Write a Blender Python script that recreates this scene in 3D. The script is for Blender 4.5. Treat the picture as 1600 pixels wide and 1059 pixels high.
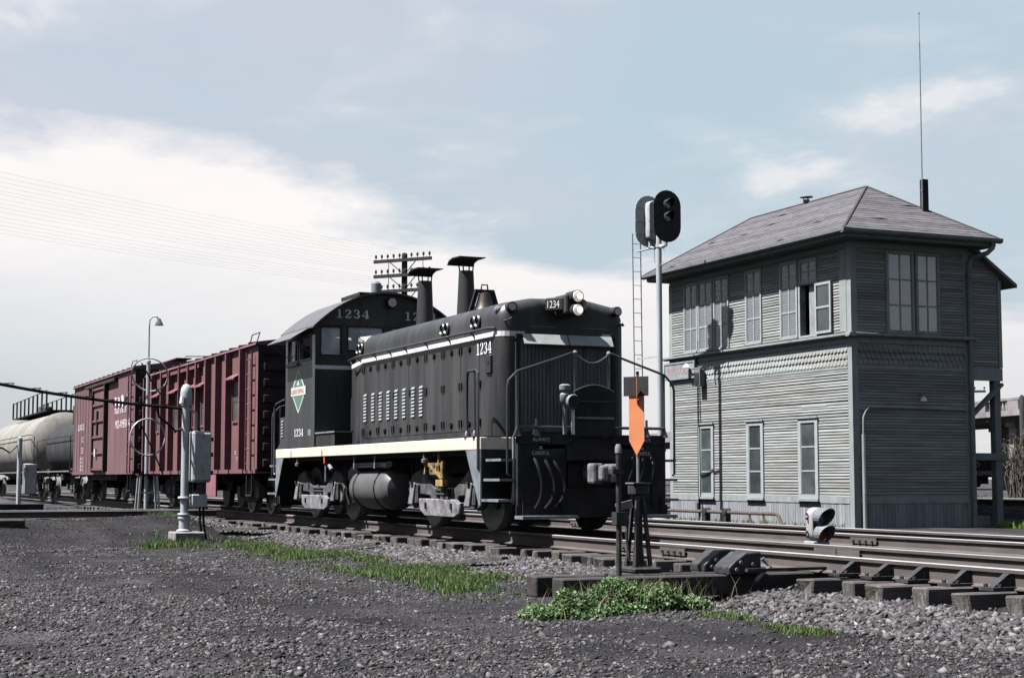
import bpy, math, random
import numpy as np
from mathutils import Vector, Matrix, Quaternion
R = math.radians
SKY_LOW, SKY_BLUE, SKY_GREY, SKY_CLOUD = (1.62, 1.72, 1.80), (1.42, 1.74, 1.90), (1.70, 1.76, 1.93), (2.95, 2.82, 2.80)
rng = np.random.default_rng(7); random.seed(7)
for o in list(bpy.data.objects): bpy.data.objects.remove(o)
sc = bpy.context.scene
COL = sc.collection
# ---------------------------------------------------------------- camera
yaw, pitch = R(23.672), R(4.975)
d = Vector((-math.cos(yaw), math.sin(yaw), 0)); u = Vector((0, 0, 1)); r = Vector((math.sin(yaw), math.cos(yaw), 0))
F = d * math.cos(pitch) + u * math.sin(pitch); U = -d * math.sin(pitch) + u * math.cos(pitch)
cam = bpy.data.cameras.new('camera'); camo = bpy.data.objects.new('camera', cam); COL.objects.link(camo)
M3 = Matrix((r, U, -F)).transposed().to_4x4(); M3.translation = Vector((26.777, -10.281, 0.774))
camo.matrix_world = M3
cam.sensor_width = 36; cam.lens = 36 * 2505.0 / 1600.0; cam.clip_end = 6000; cam.clip_start = 0.1
sc.camera = camo
# ---------------------------------------------------------------- light, sky, exposure
SUNV = Vector((0.15, 1.0, -1.8)).normalized()
ELEV = math.asin(-SUNV.z)
sun = bpy.data.lights.new('sun', 'SUN'); sun.energy = 5.0; sun.angle = R(0.55); sun.color = (1.0, 0.972, 0.955)
suno = bpy.data.objects.new('sun', sun); COL.objects.link(suno)
suno.rotation_euler = SUNV.to_track_quat('-Z', 'Y').to_euler(); suno.location = (0, -30, 50)
sc.view_settings.view_transform = 'Standard'; sc.view_settings.look = 'None'
sc.view_settings.gamma = 1.0; sc.view_settings.use_curve_mapping = False
sc.view_settings.exposure = 2.7
world = bpy.data.worlds.new('World'); sc.world = world; world.use_nodes = True
wn = world.node_tree; wn.nodes.clear()
def wnode(t, **k):
    n = wn.nodes.new(t)
    for a, b in k.items(): setattr(n, a, b)
    return n
def wlink(a, b): wn.links.new(a, b)
def wmath(op, a, b=None, clamp=False):
    n = wnode('ShaderNodeMath', operation=op, use_clamp=clamp)
    for i, v in enumerate((a, b)):
        if v is None: continue
        if isinstance(v, (int, float)): n.inputs[i].default_value = v
        else: wlink(v, n.inputs[i])
    return n.outputs[0]
def wramp(fac, stops):
    n = wnode('ShaderNodeValToRGB'); e = n.color_ramp.elements
    e[0].position, e[0].color = stops[0][0], (*stops[0][1], 1); e[1].position, e[1].color = stops[-1][0], (*stops[-1][1], 1)
    for p_, c_ in stops[1:-1]:
        x = e.new(p_); x.color = (*c_, 1)
    wlink(fac, n.inputs[0]); return n.outputs[0]
def wmix(fac, a, b):
    n = wnode('ShaderNodeMix', data_type='RGBA')
    for s, v in ((0, fac), (6, a), (7, b)):
        if isinstance(v, (int, float)): n.inputs[s].default_value = v
        elif isinstance(v, tuple): n.inputs[s].default_value = (*v, 1)
        else: wlink(v, n.inputs[s])
    return n.outputs[2]
sky = wnode('ShaderNodeTexSky', sky_type='NISHITA', sun_disc=False, sun_elevation=ELEV, sun_rotation=R(188.5),
            air_density=1.0, dust_density=1.5, ozone_density=1.0, altitude=200)
tc = wnode('ShaderNodeTexCoord'); sep = wnode('ShaderNodeSeparateXYZ'); wlink(tc.outputs['Generated'], sep.inputs[0])
zc = wmath('MAXIMUM', sep.outputs[2], 0.0)
den = wmath('ADD', zc, 0.16)
cmb = wnode('ShaderNodeCombineXYZ')
wlink(wmath('DIVIDE', sep.outputs[0], den), cmb.inputs[0]); wlink(wmath('DIVIDE', sep.outputs[1], den), cmb.inputs[1])
mp = wnode('ShaderNodeMapping'); mp.inputs['Location'].default_value = (2.3, 1.1, 0.4); wlink(cmb.outputs[0], mp.inputs[0])
n1 = wnode('ShaderNodeTexNoise'); n1.inputs['Scale'].default_value = 0.85; n1.inputs['Detail'].default_value = 7; n1.inputs['Roughness'].default_value = 0.52
wlink(mp.outputs[0], n1.inputs['Vector'])
n2 = wnode('ShaderNodeTexNoise'); n2.inputs['Scale'].default_value = 3.0; n2.inputs['Detail'].default_value = 9; n2.inputs['Roughness'].default_value = 0.66
wlink(mp.outputs[0], n2.inputs['Vector'])
az = wmath('ARCTAN2', sep.outputs[1], wmath('MULTIPLY', sep.outputs[0], -1.0))          # 0 along -x, growing toward +y
azn = wmath('ADD', wmath('MULTIPLY', az, 0.5 / math.pi), 0.5)
A_ = lambda deg: 0.5 + deg / 360.0
edge = wramp(azn, [(0.30, (.17,) * 3), (A_(4), (.200,) * 3), (A_(14), (.208,) * 3), (A_(20), (.172,) * 3), (A_(28), (.142,) * 3), (A_(38), (.115,) * 3), (A_(80), (.16,) * 3)])
low = wramp(azn, [(0.30, (.5,) * 3), (A_(5), (.02,) * 3), (A_(12), (.30,) * 3), (A_(22), (.70,) * 3), (A_(35), (.45,) * 3), (A_(80), (.6,) * 3)])
wob = wmath('MULTIPLY', wmath('SUBTRACT', n1.outputs[0], .5), .16)
wob = wmath('ADD', wob, wmath('MULTIPLY', wmath('SUBTRACT', n2.outputs[0], .5), .075))
bank = wmath('DIVIDE', wmath('SUBTRACT', wmath('ADD', edge, wob), zc), .030, True)
lowf = wmath('ADD', wmath('MULTIPLY', wmath('SUBTRACT', 1.0, low), wmath('DIVIDE', wmath('SUBTRACT', zc, .055), .095, True)), low, True)
bank = wmath('MULTIPLY', wmath('MULTIPLY', bank, lowf), wmath('ADD', .72, wmath('MULTIPLY', n2.outputs[0], .5)), True)
n3 = wnode('ShaderNodeTexNoise'); n3.inputs['Scale'].default_value = 2.3; n3.inputs['Detail'].default_value = 7; n3.inputs['Roughness'].default_value = .55; n3.inputs['Distortion'].default_value = .3
mp3 = wnode('ShaderNodeMapping'); mp3.inputs['Location'].default_value = (5.2, 2.6, 0); wlink(cmb.outputs[0], mp3.inputs[0]); wlink(mp3.outputs[0], n3.inputs['Vector'])
puff = wramp(n3.outputs[0], [(.52, (0, 0, 0)), (.60, (.22,) * 3), (.68, (1, 1, 1))])
veil = wramp(n1.outputs[0], [(.38, (0, 0, 0)), (.60, (1, 1, 1))])
grey = wmix(veil, SKY_BLUE, SKY_GREY)
grey = wmix(wramp(zc, [(0.02, (0, 0, 0)), (0.13, (1, 1, 1))]), SKY_LOW, grey)
base = wmix(wramp(zc, [(0.0, (.95,) * 3), (0.30, (.90,) * 3), (0.70, (.22,) * 3)]), sky.outputs[0], grey)
bright = wmath('MAXIMUM', bank, wmath('MULTIPLY', puff, .58))
clouds = wmix(bright, base, SKY_CLOUD)
bg = wnode('ShaderNodeBackground'); bg.inputs['Strength'].default_value = 0.052; wlink(clouds, bg.inputs[0])
wo = wnode('ShaderNodeOutputWorld'); wlink(bg.outputs[0], wo.inputs[0])
# ---------------------------------------------------------------- helpers
class G:
    """collects shapes, then links them as one mesh object"""
    def __init__(s): s.v = []; s.f = []
    def add(s, vs, fs):
        b = len(s.v); s.v += [tuple(x) for x in vs]; s.f += [tuple(i + b for i in q) for q in fs]; return s
    def box(s, x0, x1, y0, y1, z0, z1):
        return s.add([(x0, y0, z0), (x1, y0, z0), (x1, y1, z0), (x0, y1, z0), (x0, y0, z1), (x1, y0, z1), (x1, y1, z1), (x0, y1, z1)],
                     [(0, 3, 2, 1), (4, 5, 6, 7), (0, 1, 5, 4), (1, 2, 6, 5), (2, 3, 7, 6), (3, 0, 4, 7)])
    def bar(s, a, b, w, h, up=(0, 0, 1)):
        a, b = Vector(a), Vector(b); t = (b - a).normalized(); upv = Vector(up)
        if abs(t.dot(upv)) > .99: upv = Vector((0, 1, 0))
        sd = t.cross(upv).normalized() * w / 2; uu = sd.cross(t).normalized() * h / 2
        vs = [a - sd - uu, a + sd - uu, a + sd + uu, a - sd + uu, b - sd - uu, b + sd - uu, b + sd + uu, b - sd + uu]
        return s.add(vs, [(0, 1, 2, 3), (7, 6, 5, 4), (4, 5, 1, 0), (5, 6, 2, 1), (6, 7, 3, 2), (7, 4, 0, 3)])
    def cyl(s, a, b, r0, r1=None, n=12, caps=True):
        a, b = Vector(a), Vector(b); r1 = r0 if r1 is None else r1
        t = (b - a).normalized(); x = t.orthogonal().normalized(); y = t.cross(x)
        vs = [a + (x * math.cos(k * 2 * math.pi / n) + y * math.sin(k * 2 * math.pi / n)) * r0 for k in range(n)]
        vs += [b + (x * math.cos(k * 2 * math.pi / n) + y * math.sin(k * 2 * math.pi / n)) * r1 for k in range(n)]
        fs = [(k, (k + 1) % n, n + (k + 1) % n, n + k) for k in range(n)]
        if caps: fs += [tuple(reversed(range(n))), tuple(range(n, 2 * n))]
        return s.add(vs, fs)
    def tube(s, pts, r, n=7, close=False):
        P = [Vector(p) for p in pts]; m = len(P); vs = []; prev = None
        for i, p in enumerate(P):
            if close: t = (P[(i + 1) % m] - P[i - 1]).normalized()
            else: t = (P[min(i + 1, m - 1)] - P[max(i - 1, 0)]).normalized()
            x = t.orthogonal().normalized() if prev is None else (prev - t * prev.dot(t)).normalized()
            prev = x; y = t.cross(x)
            vs += [p + (x * math.cos(k * 2 * math.pi / n) + y * math.sin(k * 2 * math.pi / n)) * r for k in range(n)]
        fs = []
        for i in range(m if close else m - 1):
            a, b = i * n, ((i + 1) % m) * n
            fs += [(a + k, a + (k + 1) % n, b + (k + 1) % n, b + k) for k in range(n)]
        if not close: fs += [tuple(reversed(range(n))), tuple(range((m - 1) * n, m * n))]
        return s.add(vs, fs)
    def ext(s, poly, ax, t0, t1):
        """2D polygon extruded along axis ax; poly in the two other axes in xyz order"""
        n = len(poly)
        def P(q, t):
            q = list(q); q.insert(ax, t); return q
        vs = [P(q, t0) for q in poly] + [P(q, t1) for q in poly]
        fs = [tuple(range(n)), tuple(reversed(range(n, 2 * n)))] + [(k, n + k, n + (k + 1) % n, (k + 1) % n) for k in range(n)]
        return s.add(vs, fs)
    def lathe(s, prof, o, axis='z', n=16):
        """profile of (radius, height) turned round an axis through o"""
        ax = {'x': (Vector((0, 1, 0)), Vector((0, 0, 1)), Vector((1, 0, 0))), 'y': (Vector((0, 0, 1)), Vector((1, 0, 0)), Vector((0, 1, 0))),
              'z': (Vector((1, 0, 0)), Vector((0, 1, 0)), Vector((0, 0, 1)))}[axis]
        o = Vector(o); vs = []
        for (rr, h) in prof:
            vs += [o + (ax[0] * math.cos(k * 2 * math.pi / n) + ax[1] * math.sin(k * 2 * math.pi / n)) * rr + ax[2] * h for k in range(n)]
        fs = []
        for i in range(len(prof) - 1):
            fs += [(i * n + k, i * n + (k + 1) % n, (i + 1) * n + (k + 1) % n, (i + 1) * n + k) for k in range(n)]
        fs += [tuple(reversed(range(n))), tuple(range((len(prof) - 1) * n, len(prof) * n))]
        return s.add(vs, fs)
    def panel(s, ax, u0, u1, v0, v1, w0, w1, holes=()):
        """wall slab normal to axis ax between w0 and w1, with rectangular holes (ua, ub, va, vb)"""
        us = sorted({u0, u1, *[x for h in holes for x in h[:2] if u0 < x < u1]}); vv = sorted({v0, v1, *[x for h in holes for x in h[2:] if v0 < x < v1]})
        def P(a, b, w):
            q = [a, b]; q.insert(ax, w); return q
        def solid(i, j):
            if not (0 <= i < len(us) - 1 and 0 <= j < len(vv) - 1): return False
            cu, cv = (us[i] + us[i + 1]) / 2, (vv[j] + vv[j + 1]) / 2
            return not any(h[0] < cu < h[1] and h[2] < cv < h[3] for h in holes)
        for i in range(len(us) - 1):
            for j in range(len(vv) - 1):
                if not solid(i, j): continue
                a, b, c, e = us[i], us[i + 1], vv[j], vv[j + 1]
                s.add([P(a, c, w0), P(b, c, w0), P(b, e, w0), P(a, e, w0)], [(0, 1, 2, 3)])
                s.add([P(a, c, w1), P(b, c, w1), P(b, e, w1), P(a, e, w1)], [(3, 2, 1, 0)])
                for di, dj, q in ((-1, 0, ((a, c), (a, e))), (1, 0, ((b, c), (b, e))), (0, -1, ((a, c), (b, c))), (0, 1, ((a, e), (b, e)))):
                    if not solid(i + di, j + dj):
                        s.add([P(*q[0], w0), P(*q[1], w0), P(*q[1], w1), P(*q[0], w1)], [(0, 1, 2, 3)])
        return s
    def mesh(s, name, m, smooth=35):
        me = bpy.data.meshes.new(name); me.from_pydata(s.v, [], s.f); me.validate()
        import bmesh
        bm = bmesh.new(); bm.from_mesh(me); bmesh.ops.recalc_face_normals(bm, faces=bm.faces); bm.to_mesh(me); bm.free()
        if smooth:
            me.polygons.foreach_set('use_smooth', [True] * len(me.polygons)); me.set_sharp_from_angle(angle=R(smooth))
        if m: me.materials.append(m)
        return me
    def obj(s, name, m, parent=None, smooth=35, bevel=0, seg=1):
        o = link(name, s.mesh(name, m, smooth), parent)
        if bevel:
            b = o.modifiers.new('bevel', 'BEVEL'); b.width = bevel; b.segments = seg; b.limit_method = 'ANGLE'; b.angle_limit = R(40)
        return o
def wloc(o):
    return o.location if o.parent is None else Vector((0, 0, 0))
def link(name, data, parent=None, loc=None, rot=None):
    o = bpy.data.objects.new(name, data); COL.objects.link(o)
    if loc is not None: o.location = loc
    if rot is not None: o.rotation_euler = rot
    if parent is not None:
        o.parent = parent
        if parent.parent is None: o.matrix_parent_inverse = parent.matrix_basis.inverted()
        else: o.matrix_parent_inverse = parent.matrix_basis.inverted()
    return o
def tag(o, label=None, cat=None, group=None, kind=None):
    if label: o['label'] = label
    if cat: o['category'] = cat
    if group: o['group'] = group
    if kind: o['kind'] = kind
    return o
def thing(name, loc, label=None, cat=None, group=None, kind=None):
    o = bpy.data.objects.new(name, None); COL.objects.link(o); o.location = loc; o.empty_display_size = .3
    return tag(o, label, cat, group, kind)
ALB = .41
def mat(name, col, rough=.7, metal=0.0, var=.25, scale=3.0, bump=.0, bscale=60.0, col2=None, mix2=.0, scale2=1.5, stretch=(1, 1, 1), rand=0.0, spec=.12, detail=6, coat=0.0, alpha=None, emit=None, sharp2=.12):
    col = tuple(c * ALB for c in col); col2 = tuple(c * ALB for c in col2) if col2 else None
    m = bpy.data.materials.new(name); m.use_nodes = True; nt = m.node_tree; N = nt.nodes; L = nt.links
    b = N['Principled BSDF']; b.inputs['Roughness'].default_value = rough; b.inputs['Metallic'].default_value = metal
    b.inputs['Specular IOR Level'].default_value = spec; b.inputs['Coat Weight'].default_value = coat
    t = N.new('ShaderNodeTexCoord'); mpn = N.new('ShaderNodeMapping'); mpn.inputs['Scale'].default_value = stretch; L.new(t.outputs['Object'], mpn.inputs[0])
    oi = N.new('ShaderNodeObjectInfo')
    off = N.new('ShaderNodeVectorMath'); off.operation = 'ADD'; L.new(mpn.outputs[0], off.inputs[0])
    cx = N.new('ShaderNodeCombineXYZ'); ml = N.new('ShaderNodeMath'); ml.operation = 'MULTIPLY'; ml.inputs[1].default_value = 37.0
    L.new(oi.outputs['Random'], ml.inputs[0]); L.new(ml.outputs[0], cx.inputs[0]); L.new(ml.outputs[0], cx.inputs[2]); L.new(cx.outputs[0], off.inputs[1])
    vec = off.outputs[0]
    n = N.new('ShaderNodeTexNoise'); n.inputs['Scale'].default_value = scale; n.inputs['Detail'].default_value = detail; n.inputs['Roughness'].default_value = .6; L.new(vec, n.inputs['Vector'])
    rp = N.new('ShaderNodeValToRGB'); e = rp.color_ramp.elements; e[0].position = .3; e[1].position = .7
    e[0].color = (*[c * (1 - var) for c in col], 1); e[1].color = (*[min(1, c * (1 + var)) for c in col], 1); L.new(n.outputs[0], rp.inputs[0])
    out = rp.outputs[0]
    if col2:
        n2_ = N.new('ShaderNodeTexNoise'); n2_.inputs['Scale'].default_value = scale2; n2_.inputs['Detail'].default_value = 8; n2_.inputs['Roughness'].default_value = .65; L.new(vec, n2_.inputs['Vector'])
        r2 = N.new('ShaderNodeMapRange'); r2.inputs[1].default_value = 1 - mix2 - sharp2; r2.inputs[2].default_value = 1 - mix2 + sharp2; L.new(n2_.outputs[0], r2.inputs[0])
        mx = N.new('ShaderNodeMix'); mx.data_type = 'RGBA'; L.new(r2.outputs[0], mx.inputs[0]); L.new(out, mx.inputs[6]); mx.inputs[7].default_value = (*col2, 1); out = mx.outputs[2]
    if rand:
        rr = N.new('ShaderNodeMapRange'); rr.inputs[3].default_value = 1 - rand; rr.inputs[4].default_value = 1 + rand; L.new(oi.outputs['Random'], rr.inputs[0])
        vm = N.new('ShaderNodeVectorMath'); vm.operation = 'SCALE'; L.new(out, vm.inputs[0]); L.new(rr.outputs[0], vm.inputs['Scale']); out = vm.outputs[0]
    L.new(out, b.inputs['Base Color'])
    if bump:
        nb = N.new('ShaderNodeTexNoise'); nb.inputs['Scale'].default_value = bscale; nb.inputs['Detail'].default_value = 4; L.new(vec, nb.inputs['Vector'])
        bp = N.new('ShaderNodeBump'); bp.inputs['Strength'].default_value = bump; bp.inputs['Distance'].default_value = .02; L.new(nb.outputs[0], bp.inputs['Height']); L.new(bp.outputs[0], b.inputs['Normal'])
    if alpha is not None: b.inputs['Alpha'].default_value = alpha
    if emit:
        b.inputs['Emission Color'].default_value = (*emit[0], 1); b.inputs['Emission Strength'].default_value = emit[1]
    return m
def attr_mat(name, rough=.9, trans=0.0):
    """colour comes from each stone's or leaf's own tint"""
    m = bpy.data.materials.new(name); m.use_nodes = True; nt = m.node_tree; N = nt.nodes; L = nt.links; b = N['Principled BSDF']
    a = N.new('ShaderNodeAttribute'); a.attribute_name = 'tint'; L.new(a.outputs['Color'], b.inputs['Base Color']); b.inputs['Roughness'].default_value = rough
    b.inputs['Specular IOR Level'].default_value = .08
    if trans:
        tr = N.new('ShaderNodeBsdfTranslucent'); L.new(a.outputs['Color'], tr.inputs[0]); mx = N.new('ShaderNodeMixShader'); mx.inputs[0].default_value = trans
        L.new(b.outputs[0], mx.inputs[1]); L.new(tr.outputs[0], mx.inputs[2]); L.new(mx.outputs[0], N['Material Output'].inputs[0])
    return m
def np_mesh(name, V, Fc, m, tint=None, smooth=False):
    """V (n,3), Fc (m,3) triangles, tint (m,3) per face"""
    me = bpy.data.meshes.new(name); me.vertices.add(len(V)); me.vertices.foreach_set('co', V.astype(np.float32).ravel())
    me.loops.add(len(Fc) * 3); me.loops.foreach_set('vertex_index', Fc.astype(np.int32).ravel())
    me.polygons.add(len(Fc)); me.polygons.foreach_set('loop_start', np.arange(0, len(Fc) * 3, 3, dtype=np.int32)); me.polygons.foreach_set('loop_total', np.full(len(Fc), 3, dtype=np.int32))
    me.update(calc_edges=True)
    if tint is not None:
        at = me.attributes.new('tint', 'FLOAT_COLOR', 'FACE'); at.data.foreach_set('color', np.concatenate([tint, np.ones((len(Fc), 1))], 1).astype(np.float32).ravel())
    if smooth: me.polygons.foreach_set('use_smooth', np.ones(len(Fc), dtype=bool))
    me.materials.append(m); me.validate(); return me
def text(s, size, o, ud, vd, m, parent, name='lettering', wide=1.0, depth=.003, align='LEFT', spacing=1.0):
    cu = bpy.data.curves.new('t', 'FONT'); cu.body = s; cu.size = 1.0; cu.extrude = 0.0; cu.align_x = align; cu.space_character = spacing; cu.resolution_u = 3
    t = bpy.data.objects.new('t', cu); COL.objects.link(t); dg = bpy.context.evaluated_depsgraph_get(); dg.update()
    me0 = bpy.data.meshes.new_from_object(t.evaluated_get(dg)); bpy.data.objects.remove(t)
    ud, vd, o = Vector(ud), Vector(vd), Vector(o); nn = ud.cross(vd).normalized()
    g = G(); co = [v.co.copy() for v in me0.vertices]; fs = [tuple(p.vertices) for p in me0.polygons]
    g.add([o + ud * (c.x * size * wide) + vd * (c.y * size) + nn * depth for c in co], fs)
    bpy.data.meshes.remove(me0)
    return g.obj(name, m, parent, smooth=0)
def ribbon(pts):
    """thick line through (x, z, width) as quads in 2D"""
    q = []; n = len(pts); L_, R_ = [], []
    for i, (x, z, w) in enumerate(pts):
        a, b = pts[max(0, i - 1)], pts[min(n - 1, i + 1)]; tx, tz = b[0] - a[0], b[1] - a[1]; l = math.hypot(tx, tz) or 1
        L_.append((x - tz / l * w / 2, z + tx / l * w / 2)); R_.append((x + tz / l * w / 2, z - tx / l * w / 2))
    for i in range(n - 1): q.append((R_[i], R_[i + 1], L_[i + 1], L_[i]))
    return q
def sub(pts, k=4):
    out = []
    for i in range(len(pts) - 1):
        p0, p1, p2, p3 = pts[max(0, i - 1)], pts[i], pts[i + 1], pts[min(len(pts) - 1, i + 2)]
        for j in range(k):
            t = j / k
            out.append(tuple(.5 * (2 * b + (c - a) * t + (2 * a - 5 * b + 4 * c - e) * t * t + (3 * b - a - 3 * c + e) * t ** 3) for a, b, c, e in zip(p0, p1, p2, p3)))
    return out + [pts[-1]]
def rect(a, b, c, e): return ((a, c), (b, c), (b, e), (a, e))
GLYPH = {
 '1': [rect(.26, .46, 0, 1), rect(.08, .64, 0, .08), ((.08, .76), (.26, .86), (.26, 1), (.2, .92))],
 '2': ribbon(sub([(.1, .7, .15), (.13, .87, .13), (.32, .96, .1), (.52, .88, .18), (.57, .72, .22), (.47, .52, .17), (.26, .3, .11), (.08, .1, .1)])) + [rect(.05, .66, 0, .14), rect(.58, .68, .0, .26)],
 '3': ribbon(sub([(.1, .76, .16), (.17, .92, .12), (.34, .96, .1), (.52, .86, .17), (.55, .73, .2), (.46, .58, .14), (.26, .53, .07)])) + ribbon(sub([(.26, .53, .07), (.5, .46, .15), (.59, .28, .22), (.5, .1, .17), (.32, .04, .1), (.15, .09, .12), (.09, .22, .17)])),
 '4': [rect(.42, .62, 0, 1), rect(.3, .74, 0, .08), rect(0, .76, .25, .33), ((0, .26), (.09, .26), (.47, 1), (.42, 1))]}
def numerals(s, h, o, ud, vd, m, parent, wide=1.0, depth=.004, adv=.8, name='number'):
    ud, vd, o = Vector(ud), Vector(vd), Vector(o); nn = ud.cross(vd).normalized(); x0 = 0
    for ch in s:
        g = G()
        for i, q in enumerate(GLYPH[ch]): g.add([o + ud * ((x0 + a) * h * wide) + vd * (b * h) + nn * (depth + (.0004 * (i % 3) if ch in '14' else .0004 * (i > 20))) for a, b in q], [(0, 1, 2, 3)])
        x0 += adv; g.obj('painted_digit', m, parent, smooth=0)
XP, YP, ZP = (1, 0, 0), (0, 1, 0), (0, 0, 1)
# ---------------------------------------------------------------- materials
M = {}
M['black'] = mat('loco_black_paint', (.0235, .025, .027), .40, var=.3, scale=2.6, col2=(.060, .059, .058), mix2=.43, scale2=2.4, stretch=(1, 1, .14), sharp2=.16, bump=.05, bscale=30)
M['black2'] = mat('grimy_black', (.014, .014, .015), .75, var=.4, scale=5, col2=(.035, .033, .031), mix2=.40, scale2=3, bump=.2)
M['under'] = mat('grime_and_shade_black', (.022, .021, .020), .9, var=.5, scale=6, bump=.3, bscale=40)  # underframe dirt; on the raised roadbed it stands in for shade
M['truck'] = mat('truck_dusty', (.050, .053, .054), .85, var=.45, scale=7, bump=.25, bscale=50, col2=(.13, .13, .14), mix2=.40, scale2=4)
M['dusty'] = mat('dusty_casting', (.165, .16, .172), .9, var=.35, scale=9, col2=(.045, .045, .046), mix2=.43, scale2=4, bump=.2)
M['greypaint'] = mat('step_grey', (.15, .168, .185), .6, var=.2, scale=5, col2=(.06, .06, .06), mix2=.36, scale2=4)
M['cream'] = mat('sill_cream', (.52, .48, .40), .5, var=.06, scale=2, col2=(.36, .33, .28), mix2=.33, scale2=3)
M['white'] = mat('white_paint', (.55, .55, .56), .5, var=.06, scale=4)
M['hoodpale'] = mat('shutter_hood_paint', (.30, .32, .31), .6, var=.15, scale=6)
M['greyslat'] = mat('shutter_slat_paint', (.10, .106, .11), .5, var=.4, scale=5, stretch=(1, 1, .2))
M['steel'] = mat('bare_steel', (.33, .34, .36), .35, metal=.8, var=.2, scale=12)
M['wheel'] = mat('wheel_steel', (.17, .18, .18), .5, metal=.3, var=.3, scale=8)
M['handrail'] = mat('handrail_black', (.022, .023, .025), .35, spec=.4, var=.2, scale=8)
M['glass'] = mat('glass_dark', (.02, .025, .028), .06, var=.1, spec=.6)
M['cabglass'] = mat('cab_glass', (.75, .82, .85), .05, var=.25, scale=2, alpha=.30, spec=.6)
M['lens'] = mat('headlight_lens', (.75, .71, .62), .18, metal=.3, var=.35, scale=14, emit=((1, .9, .72), .05))
M['bulb'] = mat('headlight_bulb', (.9, .85, .7), .2, var=.05, emit=((1, .86, .6), .45))
M['emgreen'] = mat('emblem_green', (.075, .15, .105), .5, var=.1)
M['emwhite'] = mat('emblem_white', (.44, .45, .45), .5, var=.1)
M['orange'] = mat('orange_letter', (.42, .12, .04), .5, var=.1)
M['orangetgt'] = mat('switch_target_orange', (.54, .195, .085), .55, var=.10, scale=6, col2=(.50, .22, .13), mix2=.34, scale2=9)
M['yellow'] = mat('rerailer_yellow', (.30, .205, .075), .6, var=.3, scale=10, col2=(.05, .04, .03), mix2=.48, scale2=7)
M['tag_red'] = mat('red_flag', (.5, .09, .03), .6)
M['red'] = mat('boxcar_oxide', (.126, .055, .061), .75, var=.25, scale=1.8, col2=(.115, .070, .060), sharp2=.16, mix2=.42, scale2=1.2, stretch=(1, 1, .3), bump=.08, bscale=25)
M['red2'] = mat('boxcar_oxide_faded', (.126, .064, .073), .75, var=.25, scale=1.6, col2=(.095, .058, .058), sharp2=.16, mix2=.42, scale2=1.0, stretch=(1, 1, .35))
M['rib'] = mat('boxcar_rib', (.125, .052, .063), .7, var=.2, scale=4)
M['carend'] = mat('car_end_dark', (.022, .016, .017), .85, var=.4, scale=3, col2=(.06, .035, .036), mix2=.36, scale2=2)  # car ends, door posts and door track darker than the sides
M['carroof'] = mat('car_roof', (.12, .060, .068), .6, var=.3, scale=2)
M['faded'] = mat('faded_lettering', (.62, .57, .60), .7, var=.2, scale=14, col2=(.25, .17, .19), mix2=.36, scale2=9)
M['camp_glass'] = mat('camp_car_window', (.055, .055, .058), .5, var=.5, scale=5)
M['tankgrey'] = mat('tank_pale', (.20, .192, .175), .85, spec=.04, var=.18, scale=.8, col2=(.105, .10, .092), mix2=.42, scale2=1.1, stretch=(1, 1, .3))
M['tankblack'] = mat('tank_dark', (.034, .035, .038), .9, spec=.03, var=.25, scale=1.5, col2=(.06, .06, .06), mix2=.35, scale2=1.2)
M['silver'] = mat('aluminium_paint', (.37, .40, .42), .45, metal=.15, var=.12, scale=3, col2=(.29, .31, .32), mix2=.36, scale2=4, stretch=(1, 1, .5))
M['case'] = mat('relay_case_paint', (.33, .35, .36), .55, var=.14, scale=5, col2=(.17, .18, .19), mix2=.38, scale2=7)
M['concrete'] = mat('old_concrete', (.19, .18, .175), .95, var=.3, scale=6, bump=.3, bscale=40)
M['bridge'] = mat('bridge_concrete', (.20, .185, .19), .95, var=.25, scale=.8, col2=(.10, .10, .105), mix2=.38, scale2=.5, stretch=(1, 1, .4))
M['bridgedark'] = mat('bridge_girder', (.075, .085, .088), .9, var=.25, scale=.8)
M['cable'] = mat('black_cable', (.006, .006, .007), .6)
M['timber'] = mat('creosote_timber', (.038, .033, .033), .95, var=.45, scale=9, stretch=(1, .25, 1), bump=.4, bscale=45, rand=.2)
M['tie'] = mat('weathered_tie', (.066, .060, .058), .95, var=.4, scale=8, stretch=(1.5, .22, 1.5), bump=.6, bscale=30, rand=.3, col2=(.045, .038, .037), mix2=.40, scale2=5)
M['tiend'] = mat('tie_end_grain', (.082, .079, .070), .95, var=.8, scale=14, stretch=(2, 1, .6), bump=.6, bscale=60, rand=.3)
M['railtop'] = mat('rail_head_polished', (1.0, 1.0, 1.0), .30, metal=.85, var=.15, scale=5, stretch=(.2, 1, 1))
M['raildull'] = mat('rail_head_dull', (.62, .60, .62), .42, metal=.6, var=.25, scale=4, stretch=(.15, 1, 1))
M['railweb'] = mat('rail_web_rust', (.078, .067, .063), .9, var=.25, scale=6, stretch=(.3, 1, 1), bump=.15)
M['castiron'] = mat('cast_iron', (.026, .026, .029), .6, var=.4, scale=9, bump=.15, col2=(.08, .075, .075), mix2=.38, scale2=8)
M['pole'] = mat('pole_wood', (.030, .029, .030), .95, var=.4, scale=4, stretch=(2, 2, .3))
M['wire'] = mat('line_wire', (.5, .52, .56), .6, var=.1)
M['insul'] = mat('insulator_glass', (.04, .05, .055), .2, var=.2)
M['bark'] = mat('shrub_twig', (.085, .07, .068), .95, var=.3)
M['dwarfwhite'] = mat('dwarf_white', (.27, .26, .268), .6, var=.12, scale=8, col2=(.26, .24, .24), mix2=.35, scale2=9)
M['amber'] = mat('amber_lens', (.30, .07, .02), .15, var=.1)
M['lenses'] = mat('signal_lens', (.10, .13, .14), .08, var=.1, spec=.9)
M['signalblack'] = mat('signal_black', (.022, .021, .021), .7, var=.2, scale=6)
M['hopper'] = mat('hopper_black', (.03, .028, .028), .8, var=.3, scale=2)
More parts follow.
